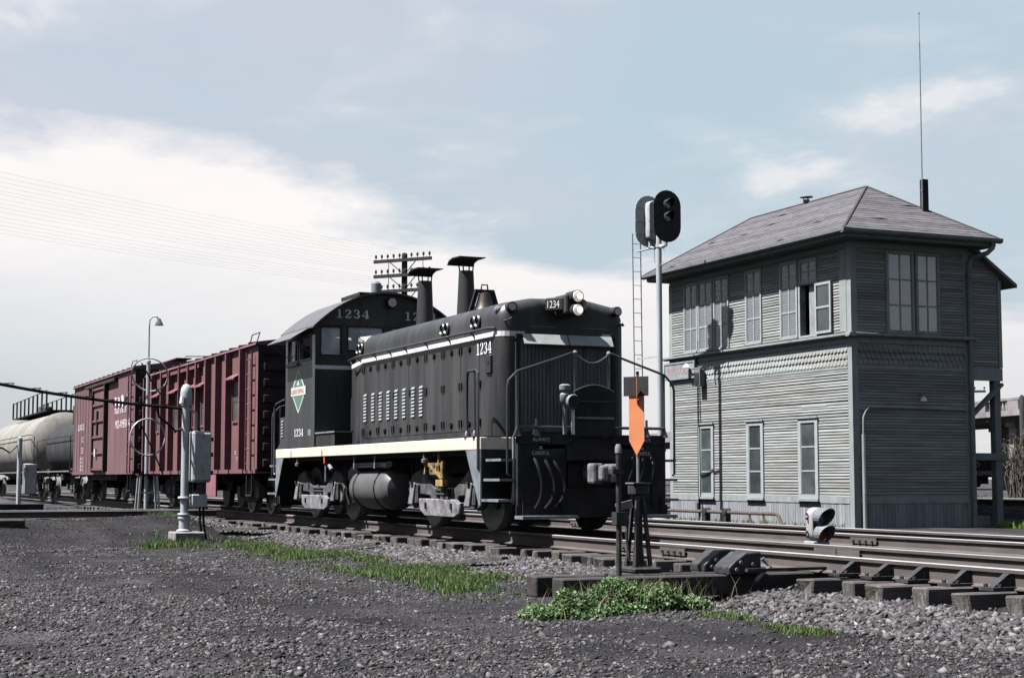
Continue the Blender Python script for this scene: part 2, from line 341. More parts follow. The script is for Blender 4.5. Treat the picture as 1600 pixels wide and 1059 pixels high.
# tower
TC = (.210, .228, .224)
M['board'] = mat('clapboard_paint', TC, .8, var=.22, scale=5, stretch=(.25, .25, 3), bump=.12, bscale=30, rand=.17, col2=(.150, .142, .132), mix2=.46, scale2=2.2, sharp2=.10)
M['trim'] = mat('trim_paint', (.211, .234, .232), .75, var=.15, scale=5, stretch=(1, 1, .5), rand=.06, col2=(.14, .14, .14), mix2=.34, scale2=4)
M['skirt'] = mat('skirting_paint', (.205, .222, .235), .85, var=.25, scale=6, stretch=(2, 2, .3), rand=.15, col2=(.12, .12, .118), mix2=.40, scale2=3)
M['fascia'] = mat('eave_paint', (.135, .155, .155), .75, var=.2, scale=4)
M['soffit'] = mat('soffit_paint', (.10, .115, .115), .85, var=.2, scale=3)
M['sash'] = mat('sash_paint', (.25, .275, .29), .7, var=.12, scale=8, rand=.05)
M['shingle'] = mat('roof_shingle', (.084, .080, .088), .9, var=.22, scale=10, stretch=(.5, .5, 2), rand=.22, bump=.3, bscale=25, col2=(.064, .061, .067), mix2=.42, scale2=3)
M['ridge'] = mat('ridge_rust', (.042, .035, .037), .8, var=.3, scale=6)
M['blind'] = mat('window_blind', (.30, .32, .34), .9, var=.05, scale=1)
M['pane'] = mat('window_pane', (.20, .22, .24), .10, var=.05, alpha=.42, spec=.7)
M['paneside'] = mat('window_pane_side', (.17, .215, .26), .07, var=.12, spec=1.0)  # pale blue base colour stands in for sky reflected in the end-wall panes
M['panedark'] = mat('window_pane_dark', (.035, .044, .045), .08, var=.3, scale=3, spec=.7)
M['scrn'] = mat('window_screen', (.034, .040, .042), .3, var=.5, scale=2.2, spec=.5)
M['scrnmesh'] = mat('window_screen_dull', (.050, .060, .060), .25, var=.5, scale=2.2, spec=.5)
M['interior'] = mat('tower_interior', (.02, .022, .022), .9)
M['sign'] = mat('sign_grey', (.19, .225, .235), .8, var=.2, scale=7, col2=(.13, .15, .155), mix2=.40, scale2=5)
M['signred'] = mat('sign_faded_red', (.33, .17, .165), .8, var=.3, scale=12, col2=(.2, .18, .18), mix2=.38, scale2=8)
M['rusty'] = mat('rusty_pipe', (.075, .058, .052), .8, var=.35, scale=6)
# ---------------------------------------------------------------- ground
def sst(a, b, x):
    t = np.clip((x - a) / (b - a), 0, 1); return t * t * (3 - 2 * t)
def vnoise(x, y, s, seed=0):
    x = x * s + seed * 17.3; y = y * s + seed * 9.1
    xi, yi = np.floor(x), np.floor(y); xf, yf = x - xi, y - yi
    def hh(a, b): return np.modf(np.abs(np.sin(a * 127.1 + b * 311.7) * 43758.5453))[0]
    ux, uy = xf * xf * (3 - 2 * xf), yf * yf * (3 - 2 * yf)
    return (hh(xi, yi) * (1 - ux) + hh(xi + 1, yi) * ux) * (1 - uy) + (hh(xi, yi + 1) * (1 - ux) + hh(xi + 1, yi + 1) * ux) * uy
def height(x, y):
    x = np.asarray(x, float); y = np.asarray(y, float)
    base = -0.45 - .10 * sst(-2.6, -4.6, y) - .03 * sst(4, 14, x)
    mound = sst(-4.2, -10.2, x) * sst(-24, -14.8, x) if False else sst(-4.2, -10.0, x)
    base = base + mound * (0.36 - .05 * sst(-6, -12, y)) * (1 - .35 * sst(-16, -24, x))
    base = base - .07 * np.exp(-((x + 5.8) ** 2 / 2.0 + (y + 5.2) ** 2 / 1.2))
    bal = -0.295 - (.02 + .035 * sst(8, 12.5, x)) * sst(-.95, -1.25, y) + .02 * (vnoise(x, y, 1.3, 3) - .5)
    w = sst(-2.35, -1.2, y)
    z = np.maximum(base, base * (1 - w) + bal * w) if False else base * (1 - w) + np.maximum(bal, base * 0 - 1) * w
    mid = sst(2.2, 2.7, y) * (1 - sst(5.4, 6.4, y)); z = z + .045 * mid
    beh = sst(5.6, 7.0, y); z = z * (1 - beh) + (-.17) * beh
    z = z + sst(12.0, 12.5, y) * (1 - sst(17, 22, y)) * .12
    rough = (1 - sst(-2.2, -1.6, y)) 
    z = z + rough * (.05 * (vnoise(x, y, .6, 1) - .5) + .03 * (vnoise(x, y, 1.9, 2) - .5) + .012 * (vnoise(x, y, 6, 4) - .5))
    return z
gx = np.concatenate([[-2500, -900, -400, -200, -120, -80, -60, -48, -40, -35], np.arange(-31, 20.01, .2), [21, 23, 26, 30, 40, 70, 150, 400, 1500]])
gy = np.concatenate([[-2500, -800, -300, -120, -60, -40, -30, -24, -20, -17, -15], np.arange(-13, -1.2, .13), np.arange(-1.2, 7.5, .3), [8, 9, 10, 11, 11.7, 12.1, 12.5, 13, 14, 16, 18, 20, 24, 30, 45, 80, 150, 300, 800, 2500]])
XX, YY = np.meshgrid(gx, gy, indexing='ij'); ZZ = height(XX, YY)
far = (np.abs(XX) > 60) | (np.abs(YY) > 40); ZZ[far] = np.where(ZZ[far] < -.25, -.3, ZZ[far])
V = np.stack([XX, YY, ZZ], -1).reshape(-1, 3); nx, ny = len(gx), len(gy)
I = np.arange(nx * ny).reshape(nx, ny); a, b, c, e = I[:-1, :-1].ravel(), I[1:, :-1].ravel(), I[1:, 1:].ravel(), I[:-1, 1:].ravel()
FF = np.concatenate([np.stack([a, b, c], 1), np.stack([a, c, e], 1)])
def ground_material():
    m = bpy.data.materials.new('cinder_ground'); m.use_nodes = True; nt = m.node_tree; N = nt.nodes; L = nt.links; bs = N['Principled BSDF']; bs.inputs['Roughness'].default_value = .95; bs.inputs['Specular IOR Level'].default_value = .05
    t = N.new('ShaderNodeTexCoord')
    def noise(s, dt, ro=.6):
        n = N.new('ShaderNodeTexNoise'); n.inputs['Scale'].default_value = s; n.inputs['Detail'].default_value = dt; n.inputs['Roughness'].default_value = ro; L.new(t.outputs['Object'], n.inputs['Vector']); return n.outputs[0]
    def ramp(f, stops):
        rp = N.new('ShaderNodeValToRGB'); el = rp.color_ramp.elements
        el[0].position, el[0].color = stops[0][0], (*stops[0][1], 1); el[1].position, el[1].color = stops[-1][0], (*stops[-1][1], 1)
        for p_, c_ in stops[1:-1]: el.new(p_).color = (*c_, 1)
        L.new(f, rp.inputs[0]); return rp.outputs[0]
    A = ramp(noise(.9, 8), [(.30, (.0068, .0065, .0070)), (.50, (.0125, .0118, .0127)), (.68, (.021, .0197, .0212))])
    vor = N.new('ShaderNodeTexVoronoi'); vor.inputs['Scale'].default_value = 30; L.new(t.outputs['Object'], vor.inputs['Vector'])
    B = ramp(vor.outputs['Distance'], [(.0, (1.35,) * 3), (.45, (1.0,) * 3), (.9, (.45,) * 3)])
    mx = N.new('ShaderNodeMix'); mx.data_type = 'RGBA'; mx.blend_type = 'MULTIPLY'; mx.inputs[0].default_value = .8; L.new(A, mx.inputs[6]); L.new(B, mx.inputs[7])
    C = ramp(noise(55, 3), [(.3, (.55,) * 3), (.7, (1.4,) * 3)])
    m2 = N.new('ShaderNodeMix'); m2.data_type = 'RGBA'; m2.blend_type = 'MULTIPLY'; m2.inputs[0].default_value = .7; L.new(mx.outputs[2], m2.inputs[6]); L.new(C, m2.inputs[7])
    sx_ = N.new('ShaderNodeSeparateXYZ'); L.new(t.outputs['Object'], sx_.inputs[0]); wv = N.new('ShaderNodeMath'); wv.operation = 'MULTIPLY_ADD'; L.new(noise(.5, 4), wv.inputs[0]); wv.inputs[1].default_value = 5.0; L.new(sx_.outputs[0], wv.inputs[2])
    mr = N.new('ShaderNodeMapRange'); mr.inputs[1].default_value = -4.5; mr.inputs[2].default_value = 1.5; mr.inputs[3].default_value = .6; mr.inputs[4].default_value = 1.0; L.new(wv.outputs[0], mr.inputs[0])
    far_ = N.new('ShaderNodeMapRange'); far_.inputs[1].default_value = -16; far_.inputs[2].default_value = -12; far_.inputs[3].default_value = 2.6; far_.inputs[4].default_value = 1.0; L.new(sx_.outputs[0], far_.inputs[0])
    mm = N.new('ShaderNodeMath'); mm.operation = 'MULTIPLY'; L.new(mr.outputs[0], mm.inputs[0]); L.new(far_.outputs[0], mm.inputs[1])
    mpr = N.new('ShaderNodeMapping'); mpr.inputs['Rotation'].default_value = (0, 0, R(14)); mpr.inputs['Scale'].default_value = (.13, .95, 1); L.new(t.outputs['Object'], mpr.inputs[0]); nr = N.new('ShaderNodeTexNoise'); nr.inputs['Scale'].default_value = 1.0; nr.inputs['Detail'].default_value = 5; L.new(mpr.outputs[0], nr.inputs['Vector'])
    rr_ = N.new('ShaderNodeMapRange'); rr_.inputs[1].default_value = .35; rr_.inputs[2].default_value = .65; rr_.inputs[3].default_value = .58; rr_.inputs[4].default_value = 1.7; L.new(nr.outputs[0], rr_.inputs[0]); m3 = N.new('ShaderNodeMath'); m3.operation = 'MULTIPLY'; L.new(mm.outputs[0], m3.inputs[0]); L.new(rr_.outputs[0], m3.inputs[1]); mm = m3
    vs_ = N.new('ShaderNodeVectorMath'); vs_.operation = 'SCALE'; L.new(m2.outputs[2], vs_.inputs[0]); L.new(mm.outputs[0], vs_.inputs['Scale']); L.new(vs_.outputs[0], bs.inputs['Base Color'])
    ad = N.new('ShaderNodeMath'); ad.operation = 'MULTIPLY_ADD'; L.new(vor.outputs['Distance'], ad.inputs[0]); ad.inputs[1].default_value = -1.0; L.new(noise(70, 3), ad.inputs[2])
    bp = N.new('ShaderNodeBump'); bp.inputs['Strength'].default_value = .9; bp.inputs['Distance'].default_value = .03; L.new(ad.outputs[0], bp.inputs['Height']); L.new(bp.outputs[0], bs.inputs['Normal'])
    return m
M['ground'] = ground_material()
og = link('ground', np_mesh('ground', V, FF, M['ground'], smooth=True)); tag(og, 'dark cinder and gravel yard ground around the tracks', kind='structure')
# stones: one mesh per spread, nobody could count them
t_ = (1 + 5 ** .5) / 2
ICO_V = np.array([(-1, t_, 0), (1, t_, 0), (-1, -t_, 0), (1, -t_, 0), (0, -1, t_), (0, 1, t_), (0, -1, -t_), (0, 1, -t_), (t_, 0, -1), (t_, 0, 1), (-t_, 0, -1), (-t_, 0, 1)]); ICO_V /= np.linalg.norm(ICO_V[0])
ICO_F = np.array([(0, 11, 5), (0, 5, 1), (0, 1, 7), (0, 7, 10), (0, 10, 11), (1, 5, 9), (5, 11, 4), (11, 10, 2), (10, 7, 6), (7, 1, 8), (3, 9, 4), (3, 4, 2), (3, 2, 6), (3, 6, 8), (3, 8, 9), (4, 9, 5), (2, 4, 11), (6, 2, 10), (8, 6, 7), (9, 8, 1)])
OCT_V = np.array([(1, 0, 0), (-1, 0, 0), (0, 1, 0), (0, -1, 0), (0, 0, 1), (0, 0, -1.)]); OCT_F = np.array([(0, 2, 4), (2, 1, 4), (1, 3, 4), (3, 0, 4), (2, 0, 5), (1, 2, 5), (3, 1, 5), (0, 3, 5)])
M['stone'] = attr_mat('crushed_stone')
def stones(name, x, y, rad, label, cols, sink=.25, ico=True, zoff=0.0, z=None):
    n = len(x); bv, bf = (ICO_V, ICO_F) if ico else (OCT_V, OCT_F)
    q = rng.normal(size=(n, 4)); q /= np.linalg.norm(q, axis=1)[:, None]; w_, a_, b_, c_ = q.T
    Rm = np.stack([1 - 2 * (b_ * b_ + c_ * c_), 2 * (a_ * b_ - c_ * w_), 2 * (a_ * c_ + b_ * w_), 2 * (a_ * b_ + c_ * w_), 1 - 2 * (a_ * a_ + c_ * c_), 2 * (b_ * c_ - a_ * w_), 2 * (a_ * c_ - b_ * w_), 2 * (b_ * c_ + a_ * w_), 1 - 2 * (a_ * a_ + b_ * b_)], 1).reshape(n, 3, 3)
    P = (bv[None] * (1 + rng.uniform(-.30, .30, (n, len(bv), 1))) + rng.normal(0, .20 if not ico else .12, (n, len(bv), 3))) * rng.uniform(.5, 1.3, (n, 1, 3))
    P = np.einsum('nij,nkj->nki', Rm, P); P[:, :, 2] *= .75; P *= rad[:, None, None]
    zz = height(x, y) if z is None else z
    P += np.stack([x, y, zz + rad * sink + zoff], 1)[:, None]
    Fc = (bf[None] + (np.arange(n) * len(bv))[:, None, None]).reshape(-1, 3)
    cols = np.array(cols); ci = cols[rng.integers(0, len(cols), n)] * np.exp(rng.normal(-.04, .34, (n, 1))); ci = (ci * .8 + ci.mean(1, keepdims=True) * .2) * .36; tint = np.repeat(ci, len(bf), 0)
    o = link(name, np_mesh(name, P.reshape(-1, 3), Fc, M['stone'], tint)); tag(o, label, kind='stuff'); return o
def inview(x, y, mg=1.25):
    dx, dy = x - 26.777, y + 10.281
    f = dx * -math.cos(yaw) + dy * math.sin(yaw); s_ = dx * math.sin(yaw) + dy * math.cos(yaw)
    return (f > 8) & (np.abs(s_ / f) < .3195 * mg)
BAL = [(.058, .053, .057), (.072, .067, .071), (.045, .041, .044), (.088, .082, .086), (.052, .048, .052), (.115, .108, .112)]
CIN = [(.046, .043, .047), (.058, .054, .058), (.036, .033, .036), (.074, .069, .073), (.088, .083, .087), (.034, .031, .033), (.12, .114, .118)]
# ballast shoulder
n = 30000; x = rng.uniform(-13, 19, n); y = -2.42 + 1.22 * rng.beta(1.3, 1.1, n); k = inview(x, y) & (rng.random(n) < np.where(x < 0, .5, 1.0)); x, y = x[k], y[k]
stones('ballast_shoulder', x, y, rng.uniform(.018, .044, len(x)), 'crushed grey ballast sloping down from the near track', np.array(BAL) * 1.15, ico=False)
# between rails of the two tracks, low angle
n = 20000; x = rng.uniform(-24, 17.5, n); y = np.where(rng.random(n) < .45, rng.uniform(-1.2, 1.4, n), rng.uniform(1.4, 7.3, n)); k = inview(x, y)
x, y = x[k], y[k]; stones('track_gravel', x, y, rng.uniform(.015, .036, len(x)), 'loose gravel between the rails of both tracks', BAL, ico=False)
# yard gravel
n = 190000; x = rng.uniform(-6, 19.5, n); y = rng.uniform(-11.5, -2.2, n); k = inview(x, y, 1.2)
dens = .13 + 1.1 * sst(.40, .60, .40 * vnoise(x, y, .5, 8) + .25 * vnoise(x, y, 1.6, 5) + .35 * vnoise(x * .22 + y * .12, y * 1.1 - x * .25, 1.0, 14)); dens = dens * (.28 + .72 * sst(3, 13, x)); k &= rng.random(n) < dens
x, y = x[k], y[k]; rd = .006 + .026 * rng.beta(1.0, 3.4, len(x)) * 1.4
big = rng.random(len(x)) < .03; rd[big] *= 1.5
half = len(x) // 2; near = x > 7
stones('yard_gravel', x[near], y[near], rd[near], 'coarse grey gravel strewn over the yard in the foreground', CIN, sink=.1, ico=False)
stones('yard_gravel', x[~near], y[~near], rd[~near] * 1.15, 'gravel on the yard beside the concrete pole base', CIN, sink=.1, ico=False)
n = 150000; x = rng.uniform(1, 19.0, n); y = rng.uniform(-11, -2.3, n); k = inview(x, y, 1.12) & (rng.random(n) < .25 + .75 * sst(.3, .7, vnoise(x, y, .8, 21))); x, y = x[k], y[k]
stones('yard_grit', x, y, rng.uniform(.004, .0095, len(x)), 'fine cinder grit packed over the yard in the foreground', np.array(CIN) * .9, sink=.2, ico=False)
n = 14000; x = rng.uniform(-31, -4, n); y = rng.uniform(-8, -1.6, n); k = inview(x, y, 1.15); x, y = x[k], y[k]
stones('mound_gravel', x, y, rng.uniform(.012, .03, len(x)), 'fine gravel over the mound by the crossing track', np.array(CIN) * .6, ico=False, sink=0)
# ---------------------------------------------------------------- tracks
RAILP = [(-.07, -.175), (.07, -.175), (.07, -.163), (.012, -.145), (.009, -.045), (.034, -.036), (.036, -.006), (-.036, -.006), (-.034, -.036), (-.009, -.045), (-.012, -.145), (-.07, -.163)]
def rail(parent, y, x0, x1, z=0.0, head='railtop', along='x', segs=None):
    g = G(); ax = 0 if along == 'x' else 1
    g.ext([(y + a, z + b) for a, b in RAILP], ax, x0, x1); o = g.obj('rail', M['railweb'], parent, smooth=0)
    cuts = segs or [(x0, x1, head)]
    for (a, b, h) in cuts:
        q = G(); q.ext([(y - .035, z - .0055), (y + .035, z - .0055), (y + .035, z - .004), (y + .028, z), (y - .028, z), (y - .035, z - .004)], ax, a, b); q.obj('rail_head', M[h], o, smooth=0)
    return o
def tie_mesh(len_, w=.23, h=.19):
    g = G(); x, y = w / 2, len_ / 2
    g.box(-x, x, -y, y, -h, 0); g.v = [(a + random.gauss(0, .008), b + random.gauss(0, .02), c + random.gauss(0, .006) - .004) for a, b, c in g.v]
    me = g.mesh('tie', M['tie'], 0); import bmesh
    bm = bmesh.new(); bm.from_mesh(me); bmesh.ops.bevel(bm, geom=bm.edges[:], offset=.016, segments=1, affect='EDGES'); bm.to_mesh(me); bm.free(); me.materials.append(M['tiend'])
    for p in me.polygons:
        if abs(p.normal.y) > .8: p.material_index = 1
    return me
TM = [tie_mesh(random.uniform(2.5, 2.7), random.uniform(.2, .245)) for _ in range(9)]
tr = thing('railway_track', (0, 0, -.36), 'near track on wooden ties under the switcher locomotive', kind='structure')
rail(tr, -.7525, -90, 60, head='raildull'); rail(tr, .7525, -90, 60, head='railtop')
x = -33.0
while x < 18.6:
    if not (12.0 < x < 13.05):
        o = link('tie', random.choice(TM), tr, (x, random.uniform(-.09, .07), -.176 - random.uniform(0, .014)), (random.uniform(-.004, .004), random.uniform(-.03, .03), random.uniform(-.03, .03)))
        if 7.2 < x < 18:
            g = G(); g.box(-.10, .10, -.17, .17, 0, .014); g.box(-.03, .03, -.10, -.08, .014, .045).box(-.02, .05, .08, .10, .014, .045); link('tie_plate', g.mesh('tie_plate', M['railweb'], 0), o, (0, -.7525 - o.location.y, .0005))
    x += .56 + random.uniform(-.05, .05)
for xx in (8.75, 9.9): # joint bars and bond wires
    g = G(); g.box(xx - .3, xx + .3, -.7525 - .034, -.7525 - .0355 - .012, -.13, -.045)
    for k in range(4): g.cyl((xx - .22 + k * .145, -.79, -.088), (xx - .22 + k * .145, -.835, -.088), .018, n=6)
    g.obj('joint_bar', M['railweb'], tr, smooth=0)
for xx in (11.1,):
    g = G(); g.box(xx - .45, xx - .01, .7525 - .05, .7525 - .034, -.135, -.04); g.box(xx + .01, xx + .45, .7525 - .05, .7525 - .034, -.135, -.04); g.obj('joint_bar', M['railweb'], tr, smooth=0)
bm_ = G(); bm_.ext([(-.27, .0), (-.05, .0), (-.035, .125), (-.075, .125)], 0, -.035, .035); bm_.box(-.09, .09, -.30, -.04, -.014, .014); bm_.cyl((-.06, -.25, .01), (-.06, -.25, .04), .02, n=6); bm_.cyl((.06, -.2, .01), (.06, -.2, .04), .02, n=6)
BRM = bm_.mesh('rail_brace', M['castiron'], 0)
for o in [q for q in tr.children if q.name.startswith('tie') and q.location.x > 12.9 and q.location.x < 18]:
    link('rail_brace', BRM, tr, (o.location.x, -.7525, -.160), (0, 0, random.uniform(-.05, .05)))
# switch point rail lying inside the near rail
g = G(); g.ext([(-.60 + a * .5, b) for a, b in RAILP], 0, 13.4, 20.0); g.obj('switch_point', M['railweb'], tr, smooth=0)
g = G(); g.bar((13.0, -1.7, -.13), (13.0, .7, -.13), .05, .03); g.obj('switch_rod', M['castiron'], tr, smooth=0)
tr2 = thing('railway_track', (0, 4.06, -.36), 'far track running along the front of the signal tower', kind='structure')
rail(tr2, 4.06 - .7525, -90, 60, head='raildull'); rail(tr2, 4.06 + .7525, -90, 60, head='raildull')
x = -30.0
while x < 17.5:
    link('tie', random.choice(TM), tr2, (x, 4.06 + random.uniform(-.05, .05), -.185 - random.uniform(0, .02)), (0, 0, random.uniform(-.02, .02))); x += .57 + random.uniform(-.04, .04)
for xx in (8.1, -1.0):
    g = G(); g.box(xx - .3, xx + .3, 3.3075 - .05, 3.3075 - .034, -.13, -.045)
    for k in range(4): g.cyl((xx - .22 + k * .145, 3.26, -.088), (xx - .22 + k * .145, 3.22, -.088), .02, n=6)
    g.obj('joint_bar', M['railweb'], tr2, smooth=0)
tr3 = thing('railway_track', (0, 14.2, -.15), 'raised track passing behind the signal tower', kind='structure')
rail(tr3, 13.45, -60, 30, z=.33, head='railtop'); rail(tr3, 14.95, -60, 30, z=.33, head='railtop')
x = -24.0
while x < 10:
    link('tie', TM[0], tr3, (x, 14.2, .153)); x += .56
g = G(); g.ext([(12.35, -.3), (16.1, -.3), (15.7, .08), (12.75, .08)], 0, -60, 30); g.obj('roadbed', M['under'], tr3, smooth=0)  # near-black colour stands in for shade on the ballast side
tr4 = thing('railway_track', (-13.1, -8, -.2), 'crossing track coming in from the left over the mound', kind='structure')
for xr in (-12.35, -13.85):
    for (a, b) in ((-45, -1.05), (-.55, .55), (1.0, 3.0), (5.1, 30)): rail(tr4, xr, a, b, z=.012, head='railtop', along='y')
y = -34.0
while y < -2.2:
    link('tie', TM[1], tr4, (-13.1, y, -.165), (0, 0, R(90))); y += .56
# head blocks carrying the switch stand
g = G(); hb = thing('switch_timbers', (12.7, -2, -.4), 'pair of long dark timbers under the switch stand', 'timber')
G().box(12.16, 12.40, -3.72, 1.4, -.38, -.178).obj('timber', M['timber'], hb, smooth=0, bevel=.012)
G().box(12.63, 12.87, -3.66, 1.4, -.38, -.179).obj('timber', M['timber'], hb, smooth=0, bevel=.012)
# switch-rod covers
def rod_cover(x, y, label):
    t = thing('switch_rod_cover', (x, y, -.178), label, 'cover', 'humped covers on the switch timbers')
    g = G(); pr = [(-.36, 0), (-.36, .07), (-.28, .14), (-.16, .215), (.02, .225), (.02, 0)]
    g.ext([(y + a, -.178 + b) for a, b in pr], 0, x - .15, x + .15); g.obj('housing', M['castiron'], t, smooth=0, bevel=.015, seg=2)
    for k in (-.12, 0, .12):
        q = G(); q.cyl((x + k, y - .34, -.178), (x + k, y - .34, -.10), .022, n=8); q.obj('bolt', M['castiron'], t)
    for (b_, c_) in ((-.22, .12), (-.08, .10), (-.27, .05)):
        q = G(); q.cyl((x + .15, y + b_, -.178 + c_), (x + .166, y + b_, -.178 + c_), .02, n=8); q.obj('stud', M['dusty'], t)
    return t
rod_cover(12.22, -1.45, 'humped iron cover on the switch timber nearer the switch stand')
t = rod_cover(12.78, -1.5, 'humped iron cover with a bent lever, beside the rail braces')
g = G(); g.tube([(12.95, -1.48, -.02), (12.98, -1.41, -.10), (12.99, -1.5, -.16), (13.01, -1.6, -.24)], .022); g.obj('lever', M['dusty'], t)
# old timber and plank at the left edge
tag(G().box(-9.0, -8.3, -7.4, -6.05, -.36, -.08).obj('timber_block', M['timber'], smooth=0, bevel=.02), 'short squared timber lying on the gravel at the far left', 'timber')
tag(G().bar((-6.2, -2.35, -.26), (-5.0, -1.75, -.22), .45, .05).obj('plank', M['tie'], smooth=0), 'weathered board lying on the ballast near the locomotive rear truck', 'plank')
tag(G().bar((.9, -2.25, -.40), (1.9, -1.75, -.27), .12, .04).obj('plank', M['tie'], smooth=0), 'broken pale board on the ballast slope', 'plank')
tag(G().bar((6.0, -2.3, -.40), (7.2, -1.8, -.27), .12, .04).obj('plank', M['tie'], smooth=0), 'splintered board on the ballast below the front truck', 'plank')
# ---------------------------------------------------------------- locomotive
def arc(cx, cz, r_, a0, a1, n=6): return [(cx + r_ * math.cos(R(a0 + (a1 - a0) * k / n)), cz + r_ * math.sin(R(a0 + (a1 - a0) * k / n))) for k in range(n + 1)]
LO = thing('switcher_locomotive', (0, 0, 0), 'black diesel switcher locomotive numbered 1234 with cream sill stripe', 'locomotive')
# frame and deck
G().box(-5.5, 5.5, -1.45, 1.45, 1.19, 1.37).obj('side_sill', M['cream'], LO, smooth=0, bevel=.008)
G().box(-5.49, 5.49, -1.44, 1.44, 1.371, 1.385).obj('deck', M['black2'], LO, smooth=0)
g = G().box(-5.45, 5.45, -.75, .75, .86, 1.188).box(-6.1, 6.1, -.35, .35, .62, 1.0); g.obj('underframe', M['under'], LO, smooth=0)
G().box(-5.4, 5.4, -1.30, 1.30, 1.12, 1.188).obj('underframe_plate', M['under'], LO, smooth=0)
for sx, nm in ((1, ''), (-1, '')):
    for sy in (-1, 1):
        G().ext([(sx * 4.93, 1.188), (sx * 5.5, 1.188), (sx * 5.5, .40), (sx * 5.44, .40)], 1, sy * 1.448, sy * 1.43).obj('gusset', M['greypaint'], LO, smooth=0)
# hood: constant section then a taper to the cab
def hood_sec(x, hw, zt, r_, ins=0.0, crown=.06):
    hw -= ins; top = zt - ins * .6
    pts = [(-hw, 1.385), (-hw, top - r_ - crown)] + [(-a, b) for a, b in arc(hw - r_, top - r_ - crown, r_, 0, 62, 6)][1:]
    pts += [(-hw * .45, top - crown * .22), (0, top), (hw * .45, top - crown * .22)] + list(reversed([(a, b) for a, b in arc(hw - r_, top - r_ - crown, r_, 0, 62, 6)][1:])) + [(hw, top - r_ - crown), (hw, 1.385)]
    return [(x, a, b) for a, b in pts]
secs = [hood_sec(-2.752, .74, 3.06, .25), hood_sec(-1.08, 1.05, 3.47, .30)]
for q in np.linspace(-1.0, 5.05, 3): secs.append(hood_sec(q, 1.05, 3.47, .30))
for a in (25, 50, 72, 90): secs.append(hood_sec(5.05 + .20 * math.sin(R(a)), 1.05, 3.47, .30, ins=.20 * (1 - math.cos(R(a)))))
g = G(); n = len(secs[0])
for s_ in secs: g.v += s_
for i in range(len(secs) - 1): g.f += [(i * n + k, i * n + k + 1, (i + 1) * n + k + 1, (i + 1) * n + k) for k in range(n - 1)]
g.f += [tuple(range(n)), tuple(range((len(secs) - 1) * n, len(secs) * n))]
HOOD = g.obj('hood', M['black'], LO, smooth=40)
# white stripe on hood: side, wrapped round the nose corner, and cab
g = G(); Y0 = -1.0535
path = [(-2.75, -.7445), (-1.08, Y0), (5.05, Y0)] + [(5.05 + .2035 * math.sin(R(a)), -.85 - .2035 * math.cos(R(a))) for a in (20, 40, 60, 80, 90)] + [(5.2535, -.64)]
for i in range(len(path) - 1):
    (x0, y0), (x1, y1) = path[i], path[i + 1]; g.add([(x0, y0, 2.865), (x1, y1, 2.865), (x1, y1, 2.94), (x0, y0, 2.94)], [(0, 1, 2, 3)])
g.obj('hood_stripe', M['white'], LO, smooth=0)
g = G(); g.add([(5.2535, .78, 2.865), (5.2535, .64, 2.865), (5.2535, .64, 2.94), (5.2535, .78, 2.94)], [(0, 1, 2, 3)]); g.obj('hood_stripe', M['white'], LO, smooth=0)
# hood doors: thin proud panels with seams
xs = [-1.0, -.18, .62, 1.42, 2.22, 3.0, 3.75, 4.5]
for i in range(len(xs) - 1): G().box(xs[i] + .006, xs[i + 1] - .006, -1.0565, -1.04, 1.50, 2.835).obj('hood_door', M['black'], LO, smooth=0)
lm = G()
for k in range(9): z = 1.80 + k * .057; lm.add([(-.078, -.022, z), (.078, -.022, z), (.078, .0, z + .040), (-.078, 0, z + .040), (-.078, 0, z), (.078, 0, z)], [(0, 1, 2, 3), (0, 4, 5, 1), (0, 3, 4), (1, 5, 2)])
LMm = lm.mesh('louver', mat('louver_edge', (.215, .225, .235), .5, var=.1), 0)  # pale colour carries the sunlight caught on the louver slopes
for X in (-1.0 + .13, -.43, -.02, .39, .80, 1.20, 1.64, 2.02): link('louver', LMm, LO, (X, -1.0575, 0))
hm = G().box(-.022, .022, -.02, 0, -.055, .055).mesh('latch', M['black2'], 0); hm2 = G().box(-.05, .05, -.03, 0, -.016, .016).box(-.016, .016, -.03, 0, -.055, .03).mesh('latch', M['black2'], 0)
for X in xs:
    for z in (2.74, 1.62, 2.19):
        if (z == 2.19 and X < 2.0) or (z == 2.74 and X > 4.4): continue
        link('hinge', hm, LO, (X - .045, -1.057, z)); link('hinge', hm, LO, (X + .045, -1.057, z))
for i in range(len(xs) - 1): link('latch', hm2, LO, ((xs[i] + xs[i + 1]) / 2, -1.057, 2.75)); link('latch', hm2, LO, ((xs[i] + xs[i + 1]) / 2, -1.057, 1.61))
for X in (2.2, 1.42, .62, -.18): link('hinge', hm, LO, (X + .04, -1.057, 2.2))
g = G().box(4.79, 5.0, -1.085, -1.045, 2.33, 2.60); bx_ = g.obj('electric_box', M['black'], LO, smooth=0, bevel=.01); G().box(4.87, 4.93, -1.092, -1.084, 2.46, 2.51).obj('dial', M['black2'], bx_, smooth=0)
numerals('1234', .185, (4.40, -1.0575, 2.63), XP, ZP, M['white'], LO, wide=.98, adv=.82)
